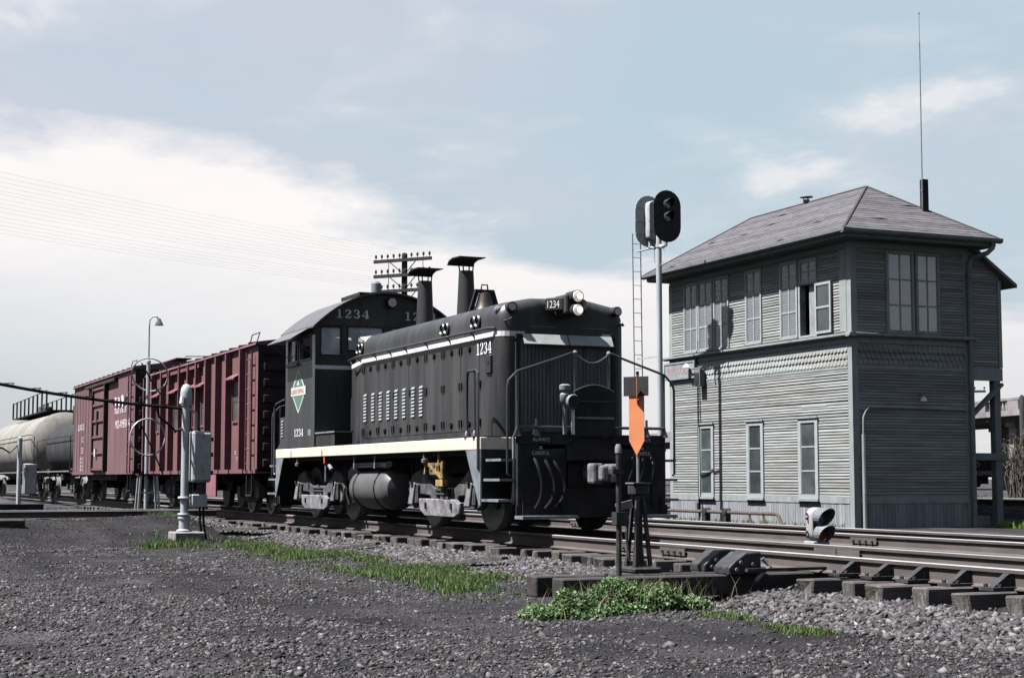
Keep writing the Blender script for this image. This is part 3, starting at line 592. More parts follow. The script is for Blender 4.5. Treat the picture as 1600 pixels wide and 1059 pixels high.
# hand rail and lifting rings along hood
g = G(); g.tube([(-2.1, -.93, 2.93), (-1.9, -1.05, 2.97), (-1.2, -1.14, 2.985), (5.0, -1.14, 2.985), (5.12, -1.06, 2.985)], .022); HR = g.obj('hood_handrail', M['handrail'], LO)
for X in (-1.2, -.3, .5, 1.3, 2.3, 3.3, 4.3): G().tube([(X, -1.14, 2.985), (X, -1.09, 2.96), (X + .02, -1.05, 2.90)], .016, 6).obj('bracket', M['handrail'], HR)
def ring(c, r_, t_r, ax): 
    pts = []
    for k in range(14):
        a = k * 2 * math.pi / 14; pts.append((c[0] + (r_ * math.cos(a) if ax != 'x' else 0), c[1] + (r_ * math.cos(a) if ax == 'x' else 0), c[2] + r_ * math.sin(a)))
    return G().tube(pts, t_r, 6, close=True)
for X in (-1.2, 3.08, 4.37):
    for k in (-.09, .09): ring((X + k, -1.07, 3.14), .085, .020, 'y').obj('lifting_ring', M['handrail'], LO)
for (ya) in (-1.13,):
    g = G(); g.tube([(3.95, -1.42, 1.385), (3.95, -1.42, 2.28), (3.99, -1.42, 2.34), (4.5, -1.42, 2.37), (4.56, -1.42, 2.30), (4.56, -1.42, .93)], .022) if False else None
# stanchion hoop at front right corner of walkway
g = G(); g.tube([(4.92, -1.42, 1.385), (4.92, -1.42, 2.24), (4.97, -1.43, 2.32), (5.02, -1.44, 2.34), (5.36, -1.46, 2.34), (5.44, -1.465, 2.29), (5.46, -1.47, 2.2), (5.46, -1.47, .93), (5.42, -1.45, .92)], .020)
g.tube([(5.25, -1.43, 1.385), (5.25, -1.44, 2.335)], .018); g.lathe([(.06, 1.385), (.05, 1.42), (.025, 1.47)], (4.92, -1.42, 0), n=10); g.lathe([(.06, 1.385), (.05, 1.42), (.025, 1.47)], (5.25, -1.43, 0), n=10)
g.obj('walkway_handrail', M['handrail'], LO)
# cab
CX0, CX1, CH = -4.80, -2.75, 1.45
def roof_z(y): return 4.36 - .64 * (abs(y) / CH) ** 2.1
front_holes = [(-1.36, -.92, 3.12, 3.70), (-.82, -.06, 3.22, 3.74), (.06, .82, 3.22, 3.74), (.92, 1.36, 3.12, 3.70)]
for X0, X1 in ((CX1 - .05, CX1), (CX0, CX0 + .05)):
    g = G(); hl = front_holes if X1 == CX1 else [(-1.38, -.76, 2.9, 3.70), (-.70, -.04, 2.9, 3.70), (.04, .70, 2.9, 3.70), (.76, 1.38, 2.9, 3.70)]
    g.panel(0, -CH, CH, 1.385, 3.72, X0, X1, [(h[0], h[1], h[2], min(h[3], 3.72)) for h in hl])
    yy = [-CH + CH * 2 * k / 16 for k in range(17)]
    g.ext([(-CH, 3.7205)] + [(q, roof_z(q) - .01) for q in yy] + [(CH, 3.7205)], 0, X0, X1)
    o = g.obj('cab_front_wall' if X1 == CX1 else 'cab_rear_wall', M['black'], LO, smooth=0)
    for h in hl:
        w_ = G(); fr = .03; w_.panel(0, h[0], h[1], h[2], min(h[3], 3.72), X0 + .01, X1 + .004, [(h[0] + fr, h[1] - fr, h[2] + fr, min(h[3], 3.72) - fr)])
        wf = w_.obj('window_frame', M['black2'], o, smooth=0)
for sy in (-1, 1):
    y0, y1 = sorted((sy * CH, sy * (CH - .05)))
    hl = [(-4.62, -3.88, 3.06, 3.56), (-3.80, -2.98, 3.06, 3.56)]
    g = G(); g.panel(1, CX0 + .051, CX1 - .051, 1.385, 3.72, y0, y1, hl); o = g.obj('cab_side_wall', M['black'], LO, smooth=0)
    for i, h in enumerate(hl):
        w_ = G(); w_.panel(1, h[0], h[1], h[2], h[3], y0 - .015, y1 + .01, [(h[0] + .04, h[1] - .04, h[2] + .04, h[3] - .04)]); w_.obj('window_frame', M['greypaint'], o, smooth=0)
        if i == 0: G().box(h[0] + .04, h[0] + .40, (y0 + y1) / 2 - .003, (y0 + y1) / 2 + .003, h[2] + .04, h[3] - .04).obj('window_pane', M['cabglass'], o, smooth=0)
    if sy == -1: G().box(-4.66, -3.86, -1.50, -1.451, 3.0, 3.05).obj('arm_rest', M['greypaint'], o, smooth=0)
for h in front_holes[:2] + front_holes[2:]:
    G().box(CX1 - .03, CX1 - .026, h[0] + .03, h[1] - .03, h[2] + .03, min(h[3], 3.72) - .03).obj('window_pane', M['cabglass'], LO, smooth=0)
g = G(); yy = [-1.52 + 3.04 * k / 20 for k in range(21)]
def rz(q): return 4.36 - .64 * (abs(q) / CH) ** 2.1
g.ext([(q, rz(q)) for q in yy] + [(q, rz(q) + .035) for q in reversed(yy)], 0, -4.95, -2.62); RF = g.obj('cab_roof', mat('cab_roof_paint', (.085, .080, .086), .45, var=.15, scale=2), LO, smooth=35)
G().box(-4.4, -3.2, -.42, .42, 4.372, 4.44).obj('roof_hatch', M['black2'], RF, smooth=0)
G().lathe([(.10, 4.40), (.10, 4.58), (.06, 4.62)], (-2.9, -.18, 0), n=12).obj('roof_vent', M['greypaint'], RF)
g = G(); g.add([(-4.72, -1.47, 3.70), (-2.98, -1.47, 3.70), (-2.98, -1.86, 3.46), (-4.72, -1.86, 3.46), (-4.72, -1.47, 3.685), (-2.98, -1.47, 3.685), (-2.98, -1.86, 3.445), (-4.72, -1.86, 3.445)], [(0, 1, 2, 3), (4, 7, 6, 5), (0, 4, 5, 1), (3, 2, 6, 7), (1, 5, 6, 2), (0, 3, 7, 4)])
g.tube([(-3.05, -1.47, 3.2), (-3.05, -1.82, 3.46)], .012); g.tube([(-4.65, -1.47, 3.2), (-4.65, -1.82, 3.46)], .012); g.obj('window_awning', mat('awning_paint', (.10, .094, .10), .5, var=.1), LO, smooth=0)
g = G().box(-2.765 - .0, -2.745, -1.453, -.74, 2.80, 2.865); G().add([(-2.7465, -1.45, 2.865), (-2.7465, -.742, 2.865), (-2.7465, -.742, 2.94), (-2.7465, -1.45, 2.94)], [(0, 1, 2, 3)]).obj('cab_stripe', M['white'], LO, smooth=0)
numerals('1234', .165, (-2.746, -1.04, 3.865), YP, ZP, M['white'], LO, wide=1.15, adv=.92); numerals('1234', .165, (-2.746, .36, 3.865), YP, ZP, M['white'], LO, wide=1.15, adv=.92)
g = G(); g.cyl((-2.75, .06, 4.19), (-2.62, .06, 4.19), .105, n=16); hl_ = g.obj('rear_headlight', M['black2'], LO); G().cyl((-2.62, .06, 4.19), (-2.612, .06, 4.19), .085, n=16).obj('lens', M['lenses'], hl_)
numerals('1234', .15, (-4.12, -1.4535, 1.60), XP, ZP, M['white'], LO, wide=1.35, adv=.8)
# diamond emblem on the cab side
EM = G(); cx_, cz_ = -3.86, 2.49
EM.add([(cx_, -1.4535, cz_ + .44), (cx_ + .52, -1.4535, cz_), (cx_, -1.4535, cz_ - .44), (cx_ - .52, -1.4535, cz_)], [(0, 1, 2, 3)]); EM = EM.obj('diamond_emblem', M['emwhite'], LO, smooth=0)
EM['label'] = 'green and white diamond herald on the cab side'
G().add([(cx_, -1.456, cz_ + .385), (cx_ + .455, -1.456, cz_), (cx_, -1.456, cz_ - .385), (cx_ - .455, -1.456, cz_)], [(0, 1, 2, 3)]).obj('emblem_field', M['emgreen'], EM, smooth=0)
G().add([(cx_ - .10, -1.457, cz_ + .12), (cx_ + .08, -1.457, cz_ + .12), (cx_, -1.457, cz_ + .2), (cx_ - .03, -1.457, cz_ + .2)], [(0, 1, 2, 3)]).obj('emblem_field', M['emwhite'], EM, smooth=0)
G().box(cx_ - .50, cx_ + .52, -1.460, -1.4582, cz_ - .085, cz_ + .085).obj('emblem_band', M['emwhite'], EM, smooth=0)
text('ILLINOIS CENTRAL', .125, (cx_ - .46, -1.4605, cz_ - .045), XP, ZP, M['orange'], EM, wide=.82)
G().lathe([(.075, -.002), (.075, 0)], (-4.35, -1.4525, 1.275), 'y', n=16).obj('sill_medallion', mat('medallion_lilac', (.33, .33, .42), .5), LO)
G().box(-3.18, -2.98, -1.4545, -1.4515, 1.60, 1.72).obj('data_plate', M['greypaint'], LO, smooth=0)
G().box(-2.74, -1.55, -1.42, -1.08, 1.386, 1.62).obj('battery_box', M['black2'], LO, smooth=0); G().box(-2.742, -1.52, -1.44, -1.06, 1.6205, 1.65).obj('box_lid', M['greypaint'], LO, smooth=0)
G().box(-5.35, -4.81, -1.40, -.9, 1.386, 2.02).obj('rear_locker', M['black'], LO, smooth=0)
g = G()
for k in range(6): g.add([(-5.25, -1.42, 1.62 + k * .06), (-5.10, -1.42, 1.62 + k * .06), (-5.10, -1.40, 1.66 + k * .06), (-5.25, -1.40, 1.66 + k * .06)], [(0, 1, 2, 3)])
g.obj('louver', M['greypaint'], LO, smooth=0)
g = G(); g.add([(-2.62, -.62, 3.50), (-2.62, -.18, 3.58), (-2.25, -.16, 3.42), (-2.25, -.60, 3.38)], [(0, 1, 2, 3)]); g.obj('window_visor', M['white'], LO, smooth=0)
# stacks
for X, z1 in ((1.36, 4.33), (-.65, 4.38)):
    g = G(); g.lathe([(.165, 3.40), (.16, 3.6), (.128, z1), (.12, z1), (.115, z1 - .3)], (X, 0, 0), n=20); st = g.obj('exhaust_stack', M['black'], LO)
    for k in range(4):
        a = R(45 + 90 * k); G().cyl((X + .115 * math.cos(a), .115 * math.sin(a), z1 - .05), (X + .15 * math.cos(a), .15 * math.sin(a), z1 + .19), .013, n=6).obj('cap_leg', M['black2'], st)
    ca = [(-.47, .06), (-.36, .13), (0, .15), (.36, .13), (.47, .10)]
    G().ext([(X + a, z1 + .08 + b) for a, b in [(-.30, .05), (-.22, .12), (-.05, .15), (.30, .135), (.30, .12), (-.05, .125), (-.20, .095), (-.28, .04)]], 1, -.24, .24).obj('stack_cap', M['black2'], st, smooth=0)
# bell
g = G()
for s_ in (-1, 1): g.bar((2.42 - .0, -.1 + s_ * .27, 3.44), (2.42, -.1 + s_ * .14, 3.86), .05, .07)
g.bar((2.42, -.27, 3.86), (2.42, .07, 3.86), .06, .06); g.tube([(2.42, -.16, 3.88), (2.42, -.15, 3.97), (2.42, -.05, 3.97), (2.42, -.04, 3.88)], .014, 6)
BE = g.obj('bell_frame', M['black2'], LO, smooth=0); G().lathe([(.20, 3.48), (.205, 3.52), (.16, 3.60), (.125, 3.72), (.10, 3.82), (.03, 3.85)], (2.42, -.1, 0), n=18).obj('bell', mat('bell_bronze', (.07, .06, .05), .4, metal=.7, var=.2), BE)
# nose: headlight housing with number boards, class lights, shutters
g = G(); g.box(5.20, 5.64, -.15, .15, 3.19, 3.48); g.obj('headlight_housing', M['black'], LO, smooth=0, bevel=.03, seg=2)
for z in (3.44, 3.24):
    o = G().cyl((5.45, 0, z), (5.74, 0, z), .094, n=20).obj('headlight', M['black2'], LO); G().lathe([(.083, 0), (.076, .012), (.04, .022), (.005, .026)], (5.742, 0, z), 'x', n=20).obj('lens', M['lens'], o); G().lathe([(.045, 0), (.03, .012), (.004, .018)], (5.766, .02, z), 'x', n=12).obj('bulb', M['bulb'], o)
for sy in (-1, 1):
    a = Vector((.62, sy * .78, 0)).normalized(); ud = Vector((-a.y, a.x, 0)) 
    c_ = Vector((5.45, sy * .25, 3.34)); g = G(); P = [c_ + ud * i * .155 + a * k + Vector((0, 0, j * .10)) for k in (-.12, 0) for (i, j) in ((-1, -1), (1, -1), (1, 1), (-1, 1))]
    g.add(P, [(0, 1, 2, 3), (4, 5, 6, 7), (0, 1, 5, 4), (1, 2, 6, 5), (2, 3, 7, 6), (3, 0, 4, 7)]); nb = g.obj('number_board', M['black2'], LO, smooth=0, bevel=.02)
    text('1234', .155, c_ - ud * .132 + a * .004 - Vector((0, 0, .053)), ud, ZP, M['white'], nb, wide=.72, name='number')
for sy in (-1, 1):
    o = G().cyl((5.1, sy * .84, 3.29), (5.33, sy * .87, 3.29), .075, n=14).obj('class_light', M['black2'], LO); G().cyl((5.325, sy * .87, 3.29), (5.338, sy * .8705, 3.29), .055, n=14).obj('lens', M['lenses'], o)
    G().tube([(5.2, sy * .95, 3.1), (5.32, sy * .97, 3.08), (5.38, sy * .9, 3.12)], .014, 6).obj('grab_iron', M['handrail'], LO)
G().lathe([(.05, -.06), (.07, -.02), (.07, .02), (.03, .05)], (5.08, -.98, 3.26), 'x', n=12).obj('marker_light', M['greypaint'], LO)
sh = G().panel(0, -.80, .84, 1.40, 2.90, 5.251, 5.30, [(-.74, .78, 1.46, 2.84)]).obj('radiator_shutter', M['black2'], LO, smooth=0)
sl = G().add([(0, -.034, 0), (.038, .014, 0), (.038, .014, 1.38), (0, -.034, 1.38), (.0, .02, 0), (.0, .02, 1.38)], [(0, 1, 2, 3), (1, 4, 5, 2)]).mesh('shutter_slat', M['greyslat'], 0)
for k in range(25): link('shutter_slat', sl, sh, (5.258, -.70 + k * .0603, 1.46))
for y0, y1 in ((-.70, .02), (.04, .76)):
    g = G(); g.add([(5.32, y0, 2.90), (5.32, y1, 2.90), (5.40, y1, 2.75), (5.40, y0, 2.75), (5.30, y0, 2.89), (5.30, y1, 2.89), (5.385, y1, 2.74), (5.385, y0, 2.74)], [(0, 1, 2, 3), (4, 5, 6, 7), (0, 3, 7, 4), (1, 2, 6, 5), (3, 2, 6, 7)]); g.obj('shutter_hood', M['hoodpale'], LO, smooth=0)
for y0 in (-.55, .3): G().box(5.2525, 5.262, y0, y0 + .42, 3.01, 3.022).obj('seam_strip', M['greypaint'], LO, smooth=0)
# end platforms with steps, pilot, couplers
def end(sx):
    X = lambda v: sx * v
    b = lambda g, x0, x1, *k: g.box(*sorted((X(x0), X(x1))), *k)
    b(G(), 5.502, 6.2, -.86, .86, 1.20, 1.36).obj('end_platform', M['black2'], LO, smooth=0)
    g = G(); b(g, 6.14, 6.2, -1.18, -.42, .24, 1.37); b(g, 6.14, 6.2, .42, 1.18, .24, 1.37); b(g, 6.12, 6.18, -.42, .42, .22, .64); g.obj('pilot_plate', M['black2'], LO, smooth=0, bevel=.01)
    g = G(); b(g, 6.145, 6.215, -1.18, -.30, 1.25, 1.40); g.obj('end_sill', M['black2'], LO, smooth=0, bevel=.012); g = G(); b(g, 6.145, 6.215, .30, 1.18, 1.25, 1.40); g.obj('end_sill', M['black2'], LO, smooth=0, bevel=.012)
    for sy in (-1, 1):
        y0, y1 = sorted((sy * 1.44, sy * .87)); 
        for i, z in enumerate((.45, .74, 1.02)):
            st = G(); b(st, 5.52 + .03 * i, 6.13, y0 + (.02 * i if sy < 0 else 0), y1 - (.02 * i if sy > 0 else 0), z, z + .035); st.obj('step', M['greypaint'], LO, smooth=0)
            q = G(); b(q, 5.54, 6.13, *sorted((sy * (1.0 - .03 * i), sy * (.97 - .03 * i))), z + .036, z + .28); q.obj('riser', M['black2'], LO, smooth=0)
        q = G(); b(q, 5.503, 5.512, *sorted((sy * 1.43, sy * .5)), .42, 1.188); b(q, 5.513, 6.135, *sorted((sy * .86, sy * .84)), .36, 1.20); q.obj('step_well', M['black2'], LO, smooth=0)
        pl = G(); pl.ext([(X(6.06), .42), (X(6.142), .42), (X(6.142), 1.37), (X(6.10), 1.37), (X(6.10), .62)], 1, *sorted((sy * 1.19, sy * 1.215))); pl.obj('step_stringer', M['greypaint'], LO, smooth=0)
        fb = G(); b(fb, 6.2, 6.48, *sorted((sy * 1.22, sy * .36)), .215, .26); fb.obj('footboard', M['greypaint'] if sx > 0 else M['black2'], LO, smooth=0)
        q = G(); q.bar((X(6.21), sy * 1.1, .22), (X(6.21), sy * 1.1, .5), .05, .02); q.bar((X(6.21), sy * .5, .22), (X(6.21), sy * .5, .5), .05, .02); b(q, 6.19, 6.215, *sorted((sy * 1.2, sy * .4)), .22, .40); q.obj('footboard_hanger', M['black2'], LO, smooth=0)
    # coupler
    g = G(); b(g, 5.9, 6.45, -.11, .11, .74, .98); cp = g.obj('coupler', M['dusty'], LO, smooth=0, bevel=.03)
    g = G(); b(g, 6.40, 6.62, -.20, -.03, .70, .99); b(g, 6.45, 6.74, .02, .17, .72, .98); b(g, 6.60, 6.74, -.13, -.01, .74, .96); g.obj('knuckle', M['dusty'], cp, smooth=0, bevel=.035, seg=2)
    g = G(); b(g, 6.16, 6.24, -.42, .42, 1.02, 1.2); g.obj('buffer_beam', M['black2'], LO, smooth=0, bevel=.02)
    for (y_, sw) in ((-.95, .10), (-.80, .16), (-.68, .22), (.62, -.2), (.78, -.16), (.92, -.08)):
        G().tube(sub([(X(6.24), y_, 1.08), (X(6.34), y_ + sw * .2, .95), (X(6.37), y_ + sw * .7, .72), (X(6.34), y_ + sw * .6, .5), (X(6.29), y_, .36)], 3), .022, 6).obj('air_hose', M['cable'], LO)
    for sy in (-1, 1): # end railings
        P = [(X(6.20), sy * 1.30, .82), (X(6.20), sy * 1.33, .84), (X(6.2), sy * 1.335, 2.05), (X(6.2), sy * 1.31, 2.15), (X(6.2), sy * 1.18, 2.28), (X(6.19), sy * .5, 2.50), (X(6.19), sy * .34, 2.56), (X(6.19), sy * .27, 2.57)]
        o = G().tube(P, .018).obj('end_handrail', M['handrail'], LO)
        for yp, zt in ((1.17, 2.28), (.27, 2.57), (.88, 1.62)): G().tube([(X(6.19), sy * yp, 1.37), (X(6.19), sy * yp, zt)], .019, 7).obj('post', M['handrail'], o); G().lathe([(.07, 1.37), (.05, 1.42), (.022, 1.50)], (X(6.18), sy * yp, 0), n=8).obj('post_foot', M['handrail'], o)
        G().lathe([(.005, 2.535), (.032, 2.55), (.036, 2.575), (.02, 2.60), (.004, 2.605)], (X(6.19), sy * .27, 0), n=10).obj('ball_fitting', M['greypaint'], o)
    G().tube([(X(6.2), -1.18, 1.50), (X(6.2), 1.18, 1.50)], .022).obj('end_rail', M['handrail'], LO)
end(1); end(-1)
g = G(); m_ = 13
g.tube([(6.19, -.27 + .54 * k / m_, 2.56 - .13 * math.sin(math.pi * k / m_)) for k in range(m_ + 1)], .009, 5); g.obj('safety_chain', M['steel'], LO)
# raised drop step and train line valve on the front platform
pr = [(-.33, 1.37), (.33, 1.37), (.33, 2.02)] + [(.33 - .66 * k / 8, 2.02 + .10 * math.sin(math.pi * k / 8)) for k in range(1, 8)] + [(-.33, 2.02)]
o = G().ext([(a, b) for a, b in pr], 0, 6.225, 6.275).obj('drop_step', M['black2'], LO, smooth=0, bevel=.012)
G().box(6.276, 6.30, -.30, .30, 1.62, 1.65).obj('step_lip', M['greypaint'], o, smooth=0); G().box(6.276, 6.29, -.30, .30, 1.86, 1.88).obj('step_lip', M['black'], o, smooth=0)
g = G(); g.tube([(6.24, -.46, 1.40), (6.25, -.47, 1.75), (6.26, -.48, 1.88)], .028); g.lathe([(.05, 1.84), (.075, 1.88), (.075, 1.96), (.045, 2.0), (.08, 2.03), (.085, 2.09), (.05, 2.11)], (6.26, -.47, 0), n=12); o = g.obj('air_valve', M['greypaint'], LO)
G().lathe([(.10, -.05), (.11, .02), (.09, .06)], (6.32, -.38, 1.86), 'x', n=14).obj('valve_body', M['greypaint'], o); G().lathe([(.095, .061), (.02, .064)], (6.32, -.38, 1.86), 'x', n=14).obj('valve_face', M['black2'], o)
G().bar((6.26, -.34, 1.40), (6.26, -.34, 1.75), .05, .03).obj('valve_stand', M['white'], LO, smooth=0)
for sy, al in ((-.82, 0), (.80, 0)):
    text('ALWAYS', .075, (6.219, sy, 1.30), YP, ZP, M['emwhite'], LO, wide=.9, align='CENTER'); text('BE', .06, (6.205, sy, 1.19), YP, ZP, M['emwhite'], LO, wide=.9, align='CENTER'); text('CAREFUL', .075, (6.205, sy, 1.11), YP, ZP, M['emwhite'], LO, wide=.9, align='CENTER')
# rear hand rail
G().tube([(-5.46, -1.47, .86), (-5.5, -1.48, .9), (-5.5, -1.48, 2.22), (-5.44, -1.47, 2.30), (-5.0, -1.44, 2.36), (-4.82, -1.44, 2.37)], .022).obj('rear_handrail', M['handrail'], LO)
# trucks
wl = G(); wl.lathe([(.10, -.11), (.12, -.05), (.40, -.03), (.44, -.065), (.508, -.065), (.508, .055), (.536, .068), (.536, .095), (.45, .095), (.40, .05), (.12, .06), (.10, .02)], (0, 0, 0), 'y', n=32); WHM = wl.mesh('wheel', M['truck'])
wt = G(); wt.lathe([(.445, -.0665), (.5, -.0665), (.5095, -.06), (.5095, .05), (.505, .055), (.44, -.05)], (0, 0, 0), 'y', n=32); WTM = wt.mesh('tyre', M['wheel'])
tb = [(-1.62, .60), (-1.42, .86), (-1.05, .93), (-.80, .80), (-.45, .64), (.45, .64), (.80, .80), (1.05, .93), (1.42, .86), (1.62, .60), (1.5, .36), (1.32, .30), (1.15, .36), (1.05, .52), (.62, .50), (.52, .40), (.62, .34), (-.62, .34), (-.52, .40), (-.62, .50), (-1.05, .52), (-1.15, .36), (-1.32, .30), (-1.5, .36)]
for cx_ in (-3.353, 3.353):
    TR = G().box(cx_ - .35, cx_ + .35, -1.0, 1.0, .42, .80).obj('truck', M['under'], LO, smooth=0)
    for sy in (-1, 1):
        G().ext([(cx_ + a, b) for a, b in tb], 1, *sorted((sy * 1.04, sy * 1.17))).obj('side_frame', M['truck'], TR, smooth=0, bevel=.02)
        G().ext([(cx_ + a, b) for a, b in [(-.62, .46), (.62, .46), (.78, .40), (.92, .42), (.84, .24), (.62, .185), (-.62, .185), (-.86, .28), (-.90, .46)]], 1, *sorted((sy * 1.175, sy * 1.26))).obj('spring_plank', M['dusty'], TR, smooth=0, bevel=.015)
        for k in (-.55, .55): G().box(cx_ + k - .02, cx_ + k + .02, *sorted((sy * 1.262, sy * 1.285)), .30, .40).obj('bracket', M['black2'], TR, smooth=0)
        for k in (-.22, 0, .22): G().lathe([(.09, .50), (.11, .53), (.09, .56), (.11, .59), (.09, .62)], (cx_ + k, sy * 1.11, 0), n=12).obj('spring', M['black2'], TR)
        for ax_ in (-1.219, 1.219):
            X = cx_ + ax_
            w = link('wheel', WHM, TR, (X, sy * .80, .508), (0, 0, R(180) if sy > 0 else 0)); ty = link('tyre', WTM, TR, (X, sy * .80, .508), (0, 0, R(180) if sy > 0 else 0))
            G().box(X - .16, X + .16, *sorted((sy * 1.02, sy * 1.24)), .36, .70).obj('journal_box', M['truck'], TR, smooth=0, bevel=.03)
            g = G(); lx = .05; yo = sy * 1.255
            g.add([(X - .13, sy * 1.242, .34), (X + .07, sy * 1.242, .34), (X + .14, sy * 1.242, .72), (X - .02, sy * 1.242, .72), (X - .13, sy * 1.285, .36), (X + .07, sy * 1.285, .36), (X + .14, sy * 1.262, .70), (X - .02, sy * 1.262, .70)], [(0, 1, 2, 3), (4, 5, 6, 7), (0, 1, 5, 4), (1, 2, 6, 5), (2, 3, 7, 6), (3, 0, 4, 7)])
            jl = g.obj('journal_lid', M['dusty'], TR, smooth=0, bevel=.01); G().box(X - .02, X + .09, *sorted((sy * 1.27, sy * 1.30)), .685, .73).obj('lid_spring', M['black2'], TR, smooth=0)
        G().box(cx_ - .06, cx_ + .06, *sorted((sy * 1.172, sy * 1.19)), .47, .66).obj('frame_strap', M['truck'], TR, smooth=0)
    for ax_ in (-1.219, 1.219): G().cyl((cx_ + ax_, -.8, .508), (cx_ + ax_, .8, .508), .09, n=10).obj('axle', M['under'], TR)
    for sy in (-1, 1):
        for s_ in (-1, 1): G().bar((cx_ + s_ * 1.75, sy * 1.0, .34), (cx_ + s_ * 1.62, sy * 1.0, .80), .06, .10).obj('brake_hanger', M['under'], TR, smooth=0)
# air tank, pipes, rerailer, small fittings under the sill
TK = G().lathe([(.02, -1.02), (.26, -.97), (.345, -.86), (.36, -.78), (.36, .78), (.345, .86), (.26, .97), (.02, 1.02)], (.02, -1.02, .60), 'x', n=28).obj('air_reservoir', mat('reservoir_paint', (.075, .076, .078), .45, var=.2, scale=4), LO)
for X in (-.55, .58): G().tube([(X, -1.02 + .368 * math.cos(R(a)), .60 + .368 * math.sin(R(a))) for a in range(-180, 181, 20)], .014, 6).obj('tank_strap', M['black2'], TK); G().bar((X - .02, -1.36, .95), (X - .02, -1.36, 1.19), .05, .02).obj('tank_hanger', M['greypaint'], LO, smooth=0)
for z in (.985, 1.03): G().tube([(-.75, -1.30, z), (1.0, -1.30, z), (1.15, -1.25, z + .02)], .022).obj('air_pipe', M['greypaint'], LO)
G().cyl((.8, -1.28, 1.0), (1.05, -1.28, 1.0), .05, n=10).obj('pipe_fitting', M['greypaint'], LO)
G().cyl((0, .9, .62), (1.8, .9, .62), .33, n=20).obj('fuel_tank', M['under'], LO); G().box(-1.4, 1.5, -.6, .6, .34, .84).obj('fuel_tank', M['under'], LO, smooth=0)
RRr = G(); RRr.panel(1, 3.20, 3.72, .84, 1.02, -1.36, -1.31, [(3.27, 3.33, .88, .98), (3.39, 3.45, .88, .98), (3.51, 3.57, .88, .98), (3.63, 3.68, .88, .98)]); RRr.bar((3.15, -1.34, 1.0), (3.72, -1.34, .78), .05, .05); RRr.bar((3.74, -1.34, 1.05), (3.74, -1.34, .78), .05, .04); RRr.bar((3.62, -1.36, 1.19), (3.62, -1.36, .9), .03, .03)
RRr.box(3.5, 3.80, -1.37, -1.29, .66, .76); RRr.bar((3.12, -1.36, 1.1), (3.02, -1.36, .85), .04, .04); RRr.obj('rerailer', M['yellow'], LO, smooth=0)
for X in (-4.05, 3.08): G().lathe([(.018, 0), (.018, -.10), (.045, -.11), (.045, -.16), (.02, -.19)], (X, -1.40, 1.19), n=10).obj('drain_fitting', M['dusty'], LO)
G().box(-2.28, -2.21, -1.4535, -1.451, 1.20, 1.30).obj('red_mark', M['tag_red'], LO, smooth=0); G().box(-2.16, -2.11, -1.44, -1.42, 1.06, 1.18).obj('red_mark', M['tag_red'], LO, smooth=0)
g = G(); g.tube([(-2.15, -1.40, 1.19), (-2.15, -1.40, .72)], .02); g.tube([(-2.0, -1.38, 1.02), (-1.85, -1.38, .94)], .035); g.obj('cutout_cock', M['dusty'], LO)
for X in (1.75, 2.0, -1.75): G().tube([(X, -1.1, 1.18), (X, -1.12, .5), (X + .1, -1.1, .3)], .02, 6).obj('brake_pipe', M['under'], LO)
# ---------------------------------------------------------------- signal tower
XL, XC, YB, YD = -5.75, 1.32, 8.0, 10.8
TW = thing('signal_tower', (-2.2, 9.4, -.2), 'two storey grey clapboard signal tower with hipped roof beside the tracks', 'signal tower')
OPEN = (-.36, .20, 3.63, 4.65)
G().panel(1, XL, XC, -.3, 5.3, YB, YB + .1, [OPEN]).obj('front_wall', M['board'], TW, smooth=0)
g = G(); g.panel(0, YB + .101, YD, -.3, 5.3, XC - .1, XC); g.obj('side_wall', M['board'], TW, smooth=0)
G().panel(0, YB + .101, YD, -.3, 5.3, XL, XL + .1).obj('side_wall', M['board'], TW, smooth=0)
G().panel(1, XL + .101, XC - .101, -.3, 5.3, YD - .1, YD).obj('back_wall', M['board'], TW, smooth=0)
g = G().box(XL + .11, XC - .11, YB + .11, YD - .11, 3.50, 3.56).box(XL + .11, XC - .11, YB + .11, YD - .11, 5.30, 5.34); g.obj('floor', M['interior'], TW, smooth=0)
EXP = .0578
def board_mesh(L_, ax):
    g = G(); t0, t1 = .024, .004
    pr = [(0, 0), (-t0, 0), (-t0, .012), (-t1, EXP + .006), (0, EXP + .006)]
    if ax == 'x': g.ext([(a, b) for a, b in pr], 0, 0, L_)
    else: # along y on a +x face
        n = len(pr); vs = [(-a, 0, b) for a, b in pr] + [(-a, L_, b) for a, b in pr]; g.add(vs, [tuple(range(n)), tuple(range(n, 2 * n))] + [(k, n + k, n + (k + 1) % n, (k + 1) % n) for k in range(n)])
    return g.mesh('clapboard', M['board'], 0)
BMX = board_mesh(XC - XL - .24, 'x'); BMY = board_mesh(YD - YB - .24, 'y'); BMA = board_mesh(.66, 'y'); BMXL = board_mesh(-.42 - XL - .12, 'x'); BMXR = board_mesh(XC - .12 - .26, 'x')
for z0, z1 in ((.42, 2.885), (3.60, 5.22)):
    k = 0; z = z0
    while z < z1:
        j = random.gauss(0, .0022)
        if OPEN[2] - .06 < z < OPEN[3]:
            link('clapboard', BMXL, TW, (XL + .12, YB - .001 + random.uniform(-.002, .001), z + j), (random.uniform(-.01, .01), random.gauss(0, .0007), 0)); link('clapboard', BMXR, TW, (.26, YB - .001, z + j))
        else: link('clapboard', BMX, TW, (XL + .12, YB - .001 + random.uniform(-.002, .001), z + j), (random.uniform(-.01, .01), random.gauss(0, .0007), 0))
        link('clapboard', BMY, TW, (XC + .001, YB + .12, z + j), (random.gauss(0, .0006), 0, 0)); z += EXP
